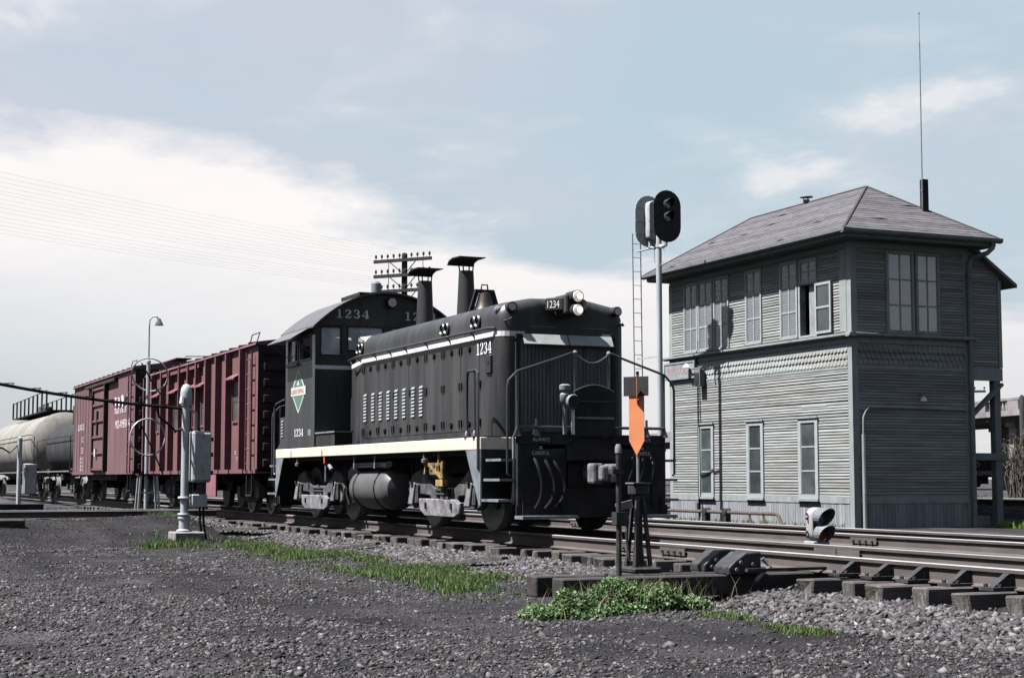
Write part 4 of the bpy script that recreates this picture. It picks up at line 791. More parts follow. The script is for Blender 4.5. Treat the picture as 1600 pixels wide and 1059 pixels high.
# lifted or split board ends seen on the front wall
for X, z, L_ in ((-1.9, 2.74, 2.0), (-.4, 2.20, .9), (-3.3, 1.35, .9)):
    g = G(); g.ext([(0, 0), (-.021, -.006), (-.021, .006), (-.004, EXP)], 0, 0, L_); o = link('loose_board', g.mesh('loose_board', M['board'], 0), TW, (X, YB - .006, z), (0, R(random.uniform(-.6, .6)), 0))
# corner boards
for x0, x1, y0, y1 in ((XC - .12, XC + .022, YB - .022, YB + .12), (XL - .022, XL + .12, YB - .022, YB + .12), (XC - .12, XC + .022, YD - .12, YD + .022)):
    G().box(x0, x1, y0, y1, -.3, 3.49).obj('corner_board', M['trim'], TW, smooth=0); G().box(x0, x1, y0, y1, 3.575, 5.25).obj('corner_board', M['trim'], TW, smooth=0)
# water table, skirting boards
g = G(); g.box(XL + .12, XC - .12, YB - .026, YB - .0005, .30, .425); g.obj('water_table', M['trim'], TW, smooth=0); G().box(XC + .0005, XC + .026, YB + .12, YD - .12, .30, .425).obj('water_table', M['trim'], TW, smooth=0)
SKX = G().box(.003, .085, -.012, 0, -.25, .30).mesh('skirting_board', M['skirt'], 0); SKY = G().box(0, .012, .003, .085, -.25, .30).mesh('skirting_board', M['skirt'], 0)
x = XL + .125
while x < XC - .2: link('skirting_board', SKX, TW, (x, YB - .0005 - random.uniform(0, .004), 0)); x += .0885
y = YB + .125
while y < YD - .2: link('skirting_board', SKY, TW, (XC + .0005 + random.uniform(0, .004), y, 0)); y += .0885
# belt course
G().ext([(YB + .0, 3.49), (YB - .10, 3.49), (YB - .15, 3.52), (YB - .15, 3.56), (YB, 3.585)], 0, XL - .15, XC + .15).obj('belt_course', M['trim'], TW, smooth=0)
g = G(); pr = [(XC, 3.491), (XC + .10, 3.491), (XC + .148, 3.521), (XC + .148, 3.559), (XC, 3.583)]; n = len(pr)
g.add([(a, YB - .149, b) for a, b in pr] + [(a, YD + .1, b) for a, b in pr], [tuple(range(n)), tuple(range(n, 2 * n))] + [(k, n + k, n + (k + 1) % n, (k + 1) % n) for k in range(n)]); g.obj('belt_course', M['trim'], TW, smooth=0)
for z0, z1, t0 in ((3.38, 3.489, .03), (2.885, 2.965, .028)):
    G().box(XL + .12, XC - .12, YB - t0, YB - .0006, z0, z1).obj('trim_board', M['trim'], TW, smooth=0); G().box(XC + .0006, XC + t0, YB + .12, YD - .12, z0, z1).obj('trim_board', M['trim'], TW, smooth=0)
# fish-scale shingles
def scales(L_, ax):
    g = G(); w = .118
    for row in range(3):
        zt = 3.38 - row * .128; s0 = -(row % 2) * w / 2; k = 0
        while s0 + k * w < L_ - .01:
            a0 = max(0, s0 + k * w + .004); a1 = min(L_, s0 + (k + 1) * w - .004); k += 1
            if a1 - a0 < .03: continue
            c_ = (a0 + a1) / 2; h = (a1 - a0) / 2; zb = zt - .175; j = random.uniform(-.004, .004)
            pl = [(a0, zt), (a0, zb + h * .75 + j)] + [(c_ - h * math.cos(R(q)), zb + h * .75 + j - h * .75 * math.sin(R(q))) for q in (30, 60, 90, 120, 150)] + [(a1, zb + h * .75 + j), (a1, zt)]
            off = lambda z_: .006 + .034 * (zt - z_) / .175
            fr, bk = [], []
            for (s_, z_) in pl:
                o_ = off(z_)
                if ax == 'x': fr.append((XL + .12 + s_, YB - o_, z_)); bk.append((XL + .12 + s_, YB - o_ + .008, z_))
                else: fr.append((XC + o_, YB + .12 + s_, z_)); bk.append((XC + o_ - .008, YB + .12 + s_, z_))
            n = len(pl); g.add(fr + bk, [tuple(range(n))] + [(i, (i + 1) % n, n + (i + 1) % n, n + i) for i in range(n)])
    return g
o = scales(XC - XL - .24, 'x').obj('scale_shingles', M['board'], TW, smooth=0); tag(o, 'rows of fish-scale shingles on the front wall', kind='stuff')
o = scales(YD - YB - .24, 'y').obj('scale_shingles', M['board'], TW, smooth=0); tag(o, 'rows of fish-scale shingles on the shaded end wall', kind='stuff')
# windows
def win_front(x0, x1, z0, z1, cols, rows, cas=.05, pane='pane', blind='blind', dep=.05, sash=.035, name='window'):
    g = G(); y0 = YB - dep
    g.panel(1, x0, x1, z0, z1, y0, YB - .003, [(x0 + cas, x1 - cas, z0 + cas, z1 - cas)])
    o = g.obj(name, M['sash'], TW, smooth=0); a0, a1, b0, b1 = x0 + cas, x1 - cas, z0 + cas, z1 - cas
    q = G(); cw, rh = (a1 - a0) / cols, (b1 - b0) / rows; hs = [(a0 + i * cw + sash / 2, a0 + (i + 1) * cw - sash / 2, b0 + j * rh + sash / 2, b0 + (j + 1) * rh - sash / 2) for i in range(cols) for j in range(rows)]
    q.panel(1, a0 + .001, a1 - .001, b0 + .001, b1 - .001, y0 + .012, y0 + .03, hs); q.obj('sash', M['sash'], o, smooth=0)
    for h in hs: G().box(h[0], h[1], y0 + .021, y0 + .024, h[2], h[3]).obj('pane', M[pane], o, smooth=0)
    if blind: G().box(a0 + .005, a1 - .005, y0 + .036, y0 + .039, b0, b1).obj('blind', M[blind], o, smooth=0)
    return o
for x0, x1 in ((-5.05, -4.44), (-4.42, -3.78), (-3.74, -3.10), (-2.42, -1.79), (-1.09, -.45)):
    win_front(x0, x1, 3.60, 5.19, 2, 3); G().box(x0 - .03, x1 + .03, YB - .075, YB - .0515, 3.592, 3.63).obj('sill', M['trim'], TW, smooth=0)
win_front(-.38, .24, 4.67, 5.16, 2, 2, blind='scrnmesh', name='transom_window')
for x0, x1, sc_ in ((-4.43, -3.80, 'scrnmesh'), (-2.44, -1.79, 'scrn'), (-.50, .19, 'scrnmesh')):
    win_front(x0, x1, .35, 1.985, 1, 3, cas=.10, pane=sc_, blind=None, sash=.03); G().box(x0 - .03, x1 + .03, YB - .085, YB - .0515, .33, .375).obj('sill', M['trim'], TW, smooth=0); G().box(x0 - .02, x1 + .02, YB - .075, YB - .0515, 1.972, 2.01).obj('window_head', M['trim'], TW, smooth=0)
# open doorway, the sash slid aside, casing and corner panel
G().panel(1, -.42, .26, 3.59, 4.665, YB - .045, YB - .004, [OPEN]).obj('door_casing', M['sash'], TW, smooth=0)
G().box(-.13, .199, YB + .03, YB + .06, 3.631, 4.649).obj('inner_door', M['trim'], TW, smooth=0)
G().panel(1, .22, .76, 3.62, 4.63, YB - .085, YB - .048, [(.27, .71, 3.67, 4.12), (.27, .71, 4.16, 4.58)]).obj('sliding_sash', M['sash'], TW, smooth=0)
for z0, z1 in ((3.67, 4.12), (4.16, 4.58)): G().box(.27, .71, YB - .066, YB - .063, z0, z1).obj('sash_pane', M['panedark'], TW, smooth=0)
G().box(.98, XC - .121, YB - .03, YB - .018, 3.60, 5.2).obj('corner_panel', M['trim'], TW, smooth=0)
def win_side(y0, y1):
    z0, z1, cas = 3.58, 5.20, .055; g = G(); g.panel(0, y0, y1, z0, z1, XC + .003, XC + .05, [(y0 + cas, y1 - cas, z0 + cas, z1 - cas)]); o = g.obj('window', M['trim'], TW, smooth=0)
    a0, a1, b0, b1 = y0 + cas, y1 - cas, z0 + cas, z1 - cas; cw, rh = (a1 - a0) / 2, (b1 - b0) / 3
    hs = [(a0 + i * cw + .016, a0 + (i + 1) * cw - .016, b0 + j * rh + .016, b0 + (j + 1) * rh - .016) for i in range(2) for j in range(3)]
    q = G(); q.panel(0, a0 + .001, a1 - .001, b0 + .001, b1 - .001, XC + .018, XC + .036, hs); q.obj('sash', M['trim'], o, smooth=0)
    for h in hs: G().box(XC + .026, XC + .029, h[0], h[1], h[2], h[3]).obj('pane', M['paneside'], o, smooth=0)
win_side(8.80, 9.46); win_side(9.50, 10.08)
# eaves, gutter, soffit
OV = .40; ex0, ex1, ey0, ey1 = XL - OV, XC + OV, YB - OV, YD + OV; EZ = 5.54
G().box(ex0 + .02, ex1 - .02, ey0 + .02, ey1 - .02, 5.345, 5.375).obj('soffit', M['soffit'], TW, smooth=0)
for x0, x1, y0, y1 in ((ex0, ex1, ey0, ey0 + .03), (ex1 - .03, ex1, ey0 + .031, ey1 - .031), (ex0, ex1, ey1 - .03, ey1), (ex0, ex0 + .03, ey0 + .031, ey1 - .031)): G().box(x0, x1, y0, y1, 5.36, 5.50).obj('fascia', M['fascia'], TW, smooth=0)
gp = [(0, .02), (-.07, .02), (-.105, .05), (-.11, .11), (-.095, .115), (-.09, .06), (-.06, .035), (0, .035)]
G().ext([(ey0 + a, 5.405 + b) for a, b in gp], 0, ex0 - .10, ex1 + .10).obj('gutter', M['fascia'], TW, smooth=0)
n = len(gp); G().add([(ex1 - a, ey0 - .10, 5.402 + b) for a, b in gp] + [(ex1 - a, ey1 + .1, 5.402 + b) for a, b in gp], [tuple(range(n)), tuple(range(n, 2 * n))] + [(k, n + k, n + (k + 1) % n, (k + 1) % n) for k in range(n)]).obj('gutter', M['fascia'], TW, smooth=0)
G().box(XL, XC, YB - .02, YB - .0007, 5.235, 5.344).obj('frieze_board', M['trim'], TW, smooth=0); G().box(XC + .0007, XC + .02, YB - .02, YD, 5.235, 5.344).obj('frieze_board', M['trim'], TW, smooth=0)
g = G()
for X in np.arange(XL + .2, XC, .55): g.box(X, X + .07, ey0 + .03, YB - .002, 5.27, 5.344)
# roof courses
RZ, RY = 6.72, (YB + YD) / 2; rx0, rx1 = -4.40, -.03; NC = 20
RO = G(); RO.add([(ex0, ey0, EZ - .03), (ex1, ey0, EZ - .03), (ex1, ey1, EZ - .03), (ex0, ey1, EZ - .03), (rx0, RY, RZ - .03), (rx1, RY, RZ - .03)], [(0, 1, 5, 4), (1, 2, 5), (2, 3, 4, 5), (3, 0, 4), (0, 3, 2, 1)]); RO = RO.obj('roof', M['soffit'], TW, smooth=0)
def course(P0, P1, Q0, Q1, nrm, k):
    """bottom edge P0-P1, top edge Q0-Q1; a strip with ragged butts"""
    P0, P1, Q0, Q1, nrm = map(Vector, (P0, P1, Q0, Q1, nrm)); L_ = (P1 - P0).length; m_ = max(2, int(L_ / .22)); dn = (P0 - Q0).normalized(); dn = (P0 + P1 - Q0 - Q1).normalized()
    vs = []; fs = []
    for i in range(m_ + 1):
        t = i / m_; b = P0.lerp(P1, t); q = Q0.lerp(Q1, t); lift = .011 + random.uniform(-.003, .003); drop = random.uniform(-.003, .006) if 0 < i < m_ else 0
        if random.random() < .012: lift += .02
        vs += [b + dn * drop + nrm * lift, q + nrm * .004, b + dn * drop + nrm * .0]
    for i in range(m_):
        a = i * 3; fs += [(a, a + 3, a + 4, a + 1), (a + 2, a + 5, a + 3, a)]
    g = G(); g.add(vs, fs); return g.obj('shingle_course', M['shingle'], RO, smooth=0)
def lerp3(a, b, t): return tuple(a[i] + (b[i] - a[i]) * t for i in range(3))
def slope(e0, e1, r0, r1):
    nv = (Vector(e1) - Vector(e0)).cross(Vector(r0) - Vector(e0)).normalized(); nv = nv if nv.z > 0 else -nv
    for k in range(NC):
        t0, t1 = k / NC, min(1, (k + 1.25) / NC); course(lerp3(e0, r0, t0), lerp3(e1, r1, t0), lerp3(e0, r0, t1), lerp3(e1, r1, t1), nv, k)
c00, c10, c11, c01 = (ex0 - .04, ey0 - .05, EZ - .03), (ex1 + .04, ey0 - .05, EZ - .03), (ex1 + .04, ey1 + .05, EZ - .03), (ex0 - .04, ey1 + .05, EZ - .03); ra, rb = (rx0, RY, RZ), (rx1, RY, RZ)
slope(c00, c10, ra, rb); slope(c10, c11, rb, rb); slope(c11, c01, rb, ra); slope(c01, c00, ra, ra)
for a, b in ((c00, ra), (c10, rb), (c11, rb), (c01, ra), (ra, rb)): G().tube([lerp3(a, b, 0), lerp3(a, b, 1)], .032, 6).obj('ridge_cap', M['ridge'], RO)
# roof vent, chimney, aerial
o = G().lathe([(.07, 6.68), (.07, 6.80), (.055, 6.80)], (-2.19, RY, 0), n=12).obj('roof_vent', M['fascia'], RO); G().lathe([(.15, 6.855), (.14, 6.875), (.05, 6.90), (.01, 6.905)], (-2.19, RY, 0), n=14).obj('vent_cap', M['fascia'], RO)
for k in range(3): G().cyl((-2.19 + .06 * math.cos(k * 2.1), RY + .06 * math.sin(k * 2.1), 6.78), (-2.19 + .08 * math.cos(k * 2.1), RY + .08 * math.sin(k * 2.1), 6.87), .01, n=5).obj('vent_leg', M['fascia'], RO)
G().box(.74, .86, 10.14, 10.26, 5.9, 6.79).obj('chimney', M['black2'], RO, smooth=0)
AE = G(); AE.cyl((.845, 10.115, 6.0), (.86, 10.12, 9.6), .014, .011, n=7); AE.cyl((.86, 10.12, 9.6), (.862, 10.12, 10.2), .006, n=6); AE.cyl((.862, 10.12, 10.19), (.862, 10.12, 10.24), .02, .005, n=6); AE.box(.82, .87, 10.10, 10.139, 6.55, 6.57); tag(AE.obj('radio_aerial', M['greypaint']), 'tall thin whip aerial fixed to the chimney on the tower roof', 'aerial')
# down pipe
DP = G(); DP.tube([(XC + .44, YD + .30, 5.42), (XC + .44, YD + .28, 5.32), (XC + .40, YD + .18, 5.22), (XC + .16, YD + .06, 5.16), (XC + .09, YD - .0, 5.08), (XC + .08, YD - .02, 4.9), (XC + .08, YD - .02, -.2)], .05, 8); DP.obj('down_pipe', M['fascia'], TW)
# conduit and lamp on end wall
DP = G(); DP.tube(sub([(XC + .05, 8.19, .9), (XC + .05, 8.19, 1.83), (XC + .05, 8.22, 2.0), (XC + .05, 8.30, 2.11), (XC + .05, 8.45, 2.145), (XC + .05, 9.5, 2.14), (XC + .05, 10.66, 2.125)], 3), .022, 7); DP.tube([(XC + .055, 8.19, -.2), (XC + .055, 8.19, 1.62)], .042, 9); DP.obj('conduit', M['trim'], TW)
o = G().tube([(XC + .03, 9.53, 2.40), (XC + .12, 9.53, 2.42), (XC + .16, 9.54, 2.36)], .012, 6).obj('wall_lamp', M['fascia'], TW); G().lathe([(.02, 2.36), (.05, 2.33), (.075, 2.27), (.06, 2.27)], (XC + .16, 9.54, 0), n=12).obj('lamp_shade', M['white'], o)
# rear annex on posts
AN = G(); AN.panel(0, YD + .023, 11.60, 2.98, 4.98, XC - .06, XC - .01); AN.add([(XC - .06, YD + .023, 4.98), (XC - .06, 11.60, 4.98), (XC - .06, YD + .023, 5.38), (XC - .01, YD + .023, 4.98), (XC - .01, 11.60, 4.98), (XC - .01, YD + .023, 5.38)], [(0, 1, 2), (3, 5, 4), (0, 2, 5, 3), (1, 4, 5, 2)]) ; AN = AN.obj('annex_wall', M['board'], TW, smooth=0)
G().box(-.6, XC - .061, 11.55, 11.60, 2.98, 4.80).obj('annex_wall', M['board'], TW, smooth=0)
z = 3.02
while z < 4.95: link('clapboard', BMA, TW, (XC - .009, YD + .06, z + random.gauss(0, .002))); z += EXP
for k in range(5):
    zz = 4.95 + k * EXP; L_ = .66 - (zz - 4.75) * 1.15 + .05
    if L_ > .1: link('clapboard', board_mesh(L_, 'y'), TW, (XC - .009, YD + .06, zz))
G().box(XC - .05, XC + .012, YD + .10, 11.62, 2.72, 2.975).obj('annex_beam', M['trim'], TW, smooth=0)
G().box(-.6, XC - .06, YD + .05, 11.6, 2.80, 2.86).obj('annex_floor', M['soffit'], TW, smooth=0)
g = G(); s0, s1 = (YD - .05, 5.40), (11.92, 4.60); g.ext([s0, s1, (s1[0], s1[1] + .07), (s0[0], s0[1] + .07)], 0, -.7, XC + .16); g.obj('annex_roof', M['fascia'], TW, smooth=0)
G().box(XC - .015, XC + .018, 11.54, 11.625, 2.98, 4.74).obj('corner_board', M['trim'], TW, smooth=0)
for X in (XC - .16, -.5): G().box(X, X + .15, 11.42, 11.57, -.35, 2.80).obj('annex_post', M['fascia'], TW, smooth=0)
G().bar((XC - .02, YD + .04, 2.02), (XC - .02, 11.60, 2.66), .06, .14, up=(1, 0, 0)).obj('annex_brace', M['fascia'], TW, smooth=0); G().box(XC - .05, XC + .02, YD + .03, 11.66, 1.14, 1.28).obj('annex_rail', M['fascia'], TW, smooth=0)
tag(G().box(.35, 1.15, 10.9, 11.38, -.30, .03).obj('concrete_box', M['concrete'], smooth=0, bevel=.015), 'pale concrete box under the tower annex', 'concrete box')
# sign, loudspeaker, drop pipe
SG = G().box(-5.92, -4.50, YB - .085, YB - .05, 3.03, 3.43).obj('station_sign', M['sign'], smooth=0); tag(SG, 'weathered grey board reading TUSCOLA in faded red on the tower corner', 'sign')
G().panel(1, -5.92, -4.50, 3.03, 3.43, YB - .098, YB - .0855, [(-5.88, -4.54, 3.07, 3.39)]).obj('sign_frame', M['sign'], SG, smooth=0)
text('TUSCOLA', .245, (-5.78, YB - .0855, 3.15), XP, ZP, M['signred'], SG, wide=.98)
LS = thing('loudspeaker', (-4.2, YB - .15, 2.8), 'small hooded loudspeaker hanging on the tower front wall', 'loudspeaker')
G().box(-4.33, -4.10, YB - .20, YB - .06, 2.82, 3.20).obj('speaker_case', M['fascia'], LS, smooth=0, bevel=.01); G().box(-4.31, -4.12, YB - .212, YB - .201, 2.86, 3.12).obj('grille', M['black2'], LS, smooth=0)
G().tube([(-4.75, YB - .17, 3.30), (-4.46, YB - .17, 3.22), (-4.06, YB - .16, 3.23)], .016, 6).obj('bracket_arm', M['fascia'], LS); o = G().lathe([(.02, 0), (.05, -.03), (.09, -.09), (.08, -.09)], (-4.72, YB - .17, 3.36), n=10).obj('lamp_shade', M['white'], LS)
DP = G(); DP.tube([(-4.46, YB - .035, 3.5), (-4.46, YB - .035, -.15)], .016, 6); DP.obj('drop_pipe', M['black2'], TW); G().box(-4.50, -4.42, YB - .07, YB - .03, .03, .24).obj('pipe_box', M['black2'], TW, smooth=0)
# ---------------------------------------------------------------- freight cars
FW = G(); FW.lathe([(.09, -.09), (.10, -.04), (.34, -.02), (.36, -.06), (.42, -.06), (.42, .05), (.445, .07), (.445, .09), (.36, .09), (.1, .05)], (0, 0, 0), 'y', n=24); FWM = FW.mesh('wheel', M['wheel'])
def freight_truck(par, cx):
    T = G().box(cx - .22, cx + .22, -.95, .95, .45, .72).obj('truck', M['under'], par, smooth=0)
    pr = [(-1.12, .46), (-1.08, .60), (-.75, .64), (-.42, .80), (.42, .80), (.75, .64), (1.08, .60), (1.12, .46), (.98, .34), (.74, .36), (.42, .24), (-.42, .24), (-.74, .36), (-.98, .34)]
    for sy in (-1, 1):
        g = G(); g.panel(1, cx - .3, cx + .3, .30, .72, *sorted((sy * .98, sy * 1.06)), [(cx - .2, cx + .2, .36, .62)])
        G().ext([(cx + a, b) for a, b in pr], 1, *sorted((sy * .96, sy * 1.08))).obj('side_frame', M['under'], T, smooth=0, bevel=.02)
        for a in (-.84, .84):
            link('wheel', FWM, T, (cx + a, sy * .79, .42), (0, 0, R(180) if sy > 0 else 0)); G().box(cx + a - .13, cx + a + .13, *sorted((sy * 1.0, sy * 1.16)), .36, .60).obj('journal_box', M['truck'], T, smooth=0)
        for k in (-.14, 0, .14): G().lathe([(.06, .36), (.075, .40), (.06, .44), (.075, .48), (.06, .52)], (cx + k, sy * 1.09, 0), n=8).obj('spring', M['truck'], T)
def ladder(par, x0, x1, y, z0, z1, n, m='rib', ax='x'):
    g = G()
    P = (lambda s, z: (s, y, z)) if ax == 'x' else (lambda s, z: (y, s, z))
    for s in (x0, x1): g.bar(P(s, z0), P(s, z1), .035, .035)
    for k in range(n): z = z0 + (z1 - z0) * (k + .5) / n; g.tube([P(x0, z), P(x1, z)], .013, 5)
    return g.obj('ladder', M[m], par, smooth=0)
def boxcar_common(name, X0, X1, z0, z1, label, body, endm):
    """X0 rear, X1 front (camera side)"""
    t = thing(name, ((X0 + X1) / 2, 0, 0), label, 'boxcar')
    G().box(X0, X1, -1.42, 1.42, z0, z1).obj('body', M[body], t, smooth=0)
    G().box(X0 - .01, X1 + .012, -1.46, 1.46, z0 - .04, z0 + .05).obj('side_sill', M[body], t, smooth=0)
    g = G(); g.ext([(-1.50, z1), (1.50, z1), (1.48, z1 + .05), (0, z1 + .26), (-1.48, z1 + .05)], 0, X0 - .04, X1 + .04); rf = g.obj('roof', M['carroof'], t, smooth=0)
    k = X0 + .3
    while k < X1:
        g = G(); g.ext([(-1.50, z1 + .052), (0, z1 + .262), (1.50, z1 + .052), (1.50, z1 + .092), (0, z1 + .302), (-1.50, z1 + .092)], 0, k, k + .09); g.obj('roof_rib', M['carroof'], rf, smooth=0); k += .88
    G().box(X0 - .1, X1 + .1, -.24, .24, z1 + .345, z1 + .37).obj('running_board', M['carroof'], rf, smooth=0)
    for k in range(8): zz = z0 + .18 + k * (z1 - z0 - .3) / 7; G().ext([(-1.30, zz - .09), (1.30, zz - .09), (1.30, zz + .09), (-1.30, zz + .09)], 0, X1 + .001, X1 + .05).obj('end_corrugation', M[endm], t, smooth=0, bevel=.045, seg=2)
    G().box(X1 + .0005, X1 + .012, -1.42, 1.42, z0, z1).obj('end_panel', M[endm], t, smooth=0)
    g = G(); g.box(X0 + .3, X1 - .3, -.32, .32, z0 - .28, z0 - .04); g.box(X0 + 3.4, X1 - 3.4, -1.3, 1.3, z0 - .22, z0 - .05); g.obj('centre_sill', M['under'], t, smooth=0)
    G().cyl(((X0 + X1) / 2 - .8, .6, .55), ((X0 + X1) / 2 + .3, .6, .55), .2, n=14).obj('air_reservoir', M['under'], t); G().box((X0 + X1) / 2 + .6, (X0 + X1) / 2 + 1.1, -.7, -.2, .5, .9).obj('brake_valve', M['under'], t, smooth=0)
    freight_truck(t, X0 + 1.75); freight_truck(t, X1 - 1.75)
    for s, X in ((1, X1), (-1, X0)): G().box(*sorted((X, X + s * .45)), -.12, .12, .70, .95).obj('coupler', M['under'], t, smooth=0, bevel=.03)
    G().tube([(X1 - .65, -1.44, z1 + .06), (X1 - .6, -1.40, z1 + .26), (X1 - .1, -1.36, z1 + .28), (X1 - .05, -1.44, z1 + .06)], .014, 5).obj('grab_iron', M['rib'], rf)
    G().tube([(X1 - .2, .1, z1 + .3), (X1 - .2, .1, z1 + .44), (X1 - .1, 1.0, z1 + .46), (X1 - .1, 1.0, z1 + .15)], .016, 5).obj('grab_iron', M['black2'], rf)
    ladder(t, X1 - .66, X1 - .22, -1.50, z0 + .0, z1 - .12, 8)
    for q in (X1 - .66, X1 - .22): G().bar((q, -1.46, z0), (q, -1.46, .42), .03, .03).obj('stirrup', M['under'], t, smooth=0)
    G().box(X1 - .68, X1 - .20, -1.49, -1.42, .40, .43).obj('stirrup', M['under'], t, smooth=0)
    return t
# camp car next to the locomotive
C1 = boxcar_common('camp_boxcar', -19.45, -7.12, .93, 3.66, 'red ribbed boxcar with small hooded windows, coupled behind the locomotive', 'red', 'carend')
RBM = G().ext([(-.06, 0), (-.05, -.15), (.05, -.15), (.06, 0)], 2, .98, 3.62).mesh('side_post', M['rib'], 0)
for X in (-19.3, -18.15, -16.88, -15.85, -14.60, -13.55, -12.62, -11.56, -10.50, -9.48, -8.18): link('side_post', RBM, C1, (X, -1.421, 0))
def camp_window(x0, x1, z0=2.03, z1=3.02):
    o = G().panel(1, x0, x1, z0, z1, -1.45, -1.422, [(x0 + .05, x1 - .05, z0 + .05, z1 - .05)]).obj('window', M['red'], C1, smooth=0); G().box(x0 + .05, x1 - .05, -1.43, -1.4225, z0 + .05, z1 - .05).obj('pane', M['camp_glass'], o, smooth=0)
    G().box(x0 + .05, x1 - .05, -1.437, -1.431, (z0 + z1) / 2 - .02, (z0 + z1) / 2 + .02).obj('sash_bar', M['camp_glass'], o, smooth=0)
    g = G(); g.add([(x0 - .04, -1.43, z1 + .12), (x1 + .04, -1.43, z1 + .12), (x1 + .04, -1.64, z1 - .0), (x0 - .04, -1.64, z1 - .0), (x0 - .04, -1.64, z1 - .03), (x1 + .04, -1.64, z1 - .03)], [(0, 1, 2, 3), (3, 2, 5, 4)]); g.obj('window_hood', M['rib'], o, smooth=0)
for x0, x1 in ((-9.30, -8.40), (-12.50, -11.72), (-13.45, -12.72), (-15.72, -14.78), (-18.0, -17.05)): camp_window(x0, x1)
G().box(-16.9, -12.4, -1.53, -1.43, 3.50, 3.58).obj('door_track', M['rib'], C1, smooth=0)
G().box(-11.75, -10.75, -1.45, -1.41, .36, .885).obj('step_board', mat('step_board_pink', (.19, .085, .095), .7, var=.15), C1, smooth=0)
for X, z, s in ((-9.05, 1.32, 'IC'), (-8.9, 1.18, '75')): text(s, .12, (X, -1.4225, z), XP, ZP, M['faded'], C1)
text('IC', .22, (-17.6, -1.4225, 1.72), XP, ZP, M['faded'], C1); text('X-9', .2, (-17.7, -1.4225, 1.3), XP, ZP, M['faded'], C1)
# second boxcar
C2 = boxcar_common('sliding_door_boxcar', -33.2, -21.35, .95, 4.02, 'faded red boxcar with a sliding door and white lettering behind the wire hoops', 'red2', 'carend')
DR = G().box(-28.35, -26.0, -1.50, -1.43, 1.02, 3.80).obj('sliding_door', M['red2'], C2, smooth=0)
for k in range(6): z = 1.05 + k * .53; G().box(-28.3, -26.06, -1.545, -1.501, z, z + .07).obj('door_rib', M['rib'], DR, smooth=0)
for X in (-28.42, -26.1): G().box(X, X + .14, -1.56, -1.43, .98, 3.86).obj('door_post', M['carend'], DR, smooth=0)
G().box(-27.5, -27.35, -1.56, -1.50, 2.2, 3.0).obj('door_handle', M['black2'], DR, smooth=0); G().box(-27.7, -27.5, -1.57, -1.50, 1.5, 1.75).obj('placard', M['white'], DR, smooth=0)
G().box(-30.0, -24.2, -1.55, -1.43, 3.84, 3.93).obj('door_track', M['carend'], C2, smooth=0)
for X in np.arange(-33.0, -28.6, .62): G().box(X, X + .035, -1.432, -1.421, 1.0, 3.95).obj('seam', M['red2'], C2, smooth=0)
text('MID-AMERICA', .36, (-24.6, -1.4245, 2.34), XP, ZP, M['faded'], C2, wide=1.12)
g = G(); g.tube([(-24.9, -1.425, 3.15), (-24.5, -1.425, 3.28), (-24.3, -1.425, 3.02), (-24.0, -1.425, 3.25), (-23.7, -1.425, 3.0), (-23.3, -1.425, 3.3), (-23.1, -1.425, 2.95), (-22.7, -1.425, 3.25), (-22.5, -1.425, 3.3)], .055, 5); g.obj('script_emblem', M['faded'], C2)
text('main line of', .40, (-24.75, -1.4265, 2.80), XP, ZP, M['faded'], C2, wide=1.1)
text('ILLINOIS', .30, (-32.2, -1.4245, 2.48), XP, ZP, M['faded'], C2, wide=1.2); text('I C', .26, (-31.3, -1.4245, 2.05), XP, ZP, M['faded'], C2, wide=1.2); text('53', .30, (-31.3, -1.4245, 1.66), XP, ZP, M['faded'], C2, wide=1.3)
for k in range(4): text('CAPY 110', .14, (-31.6, -1.4245, 1.42 - k * .13), XP, ZP, M['faded'], C2, wide=1.2)
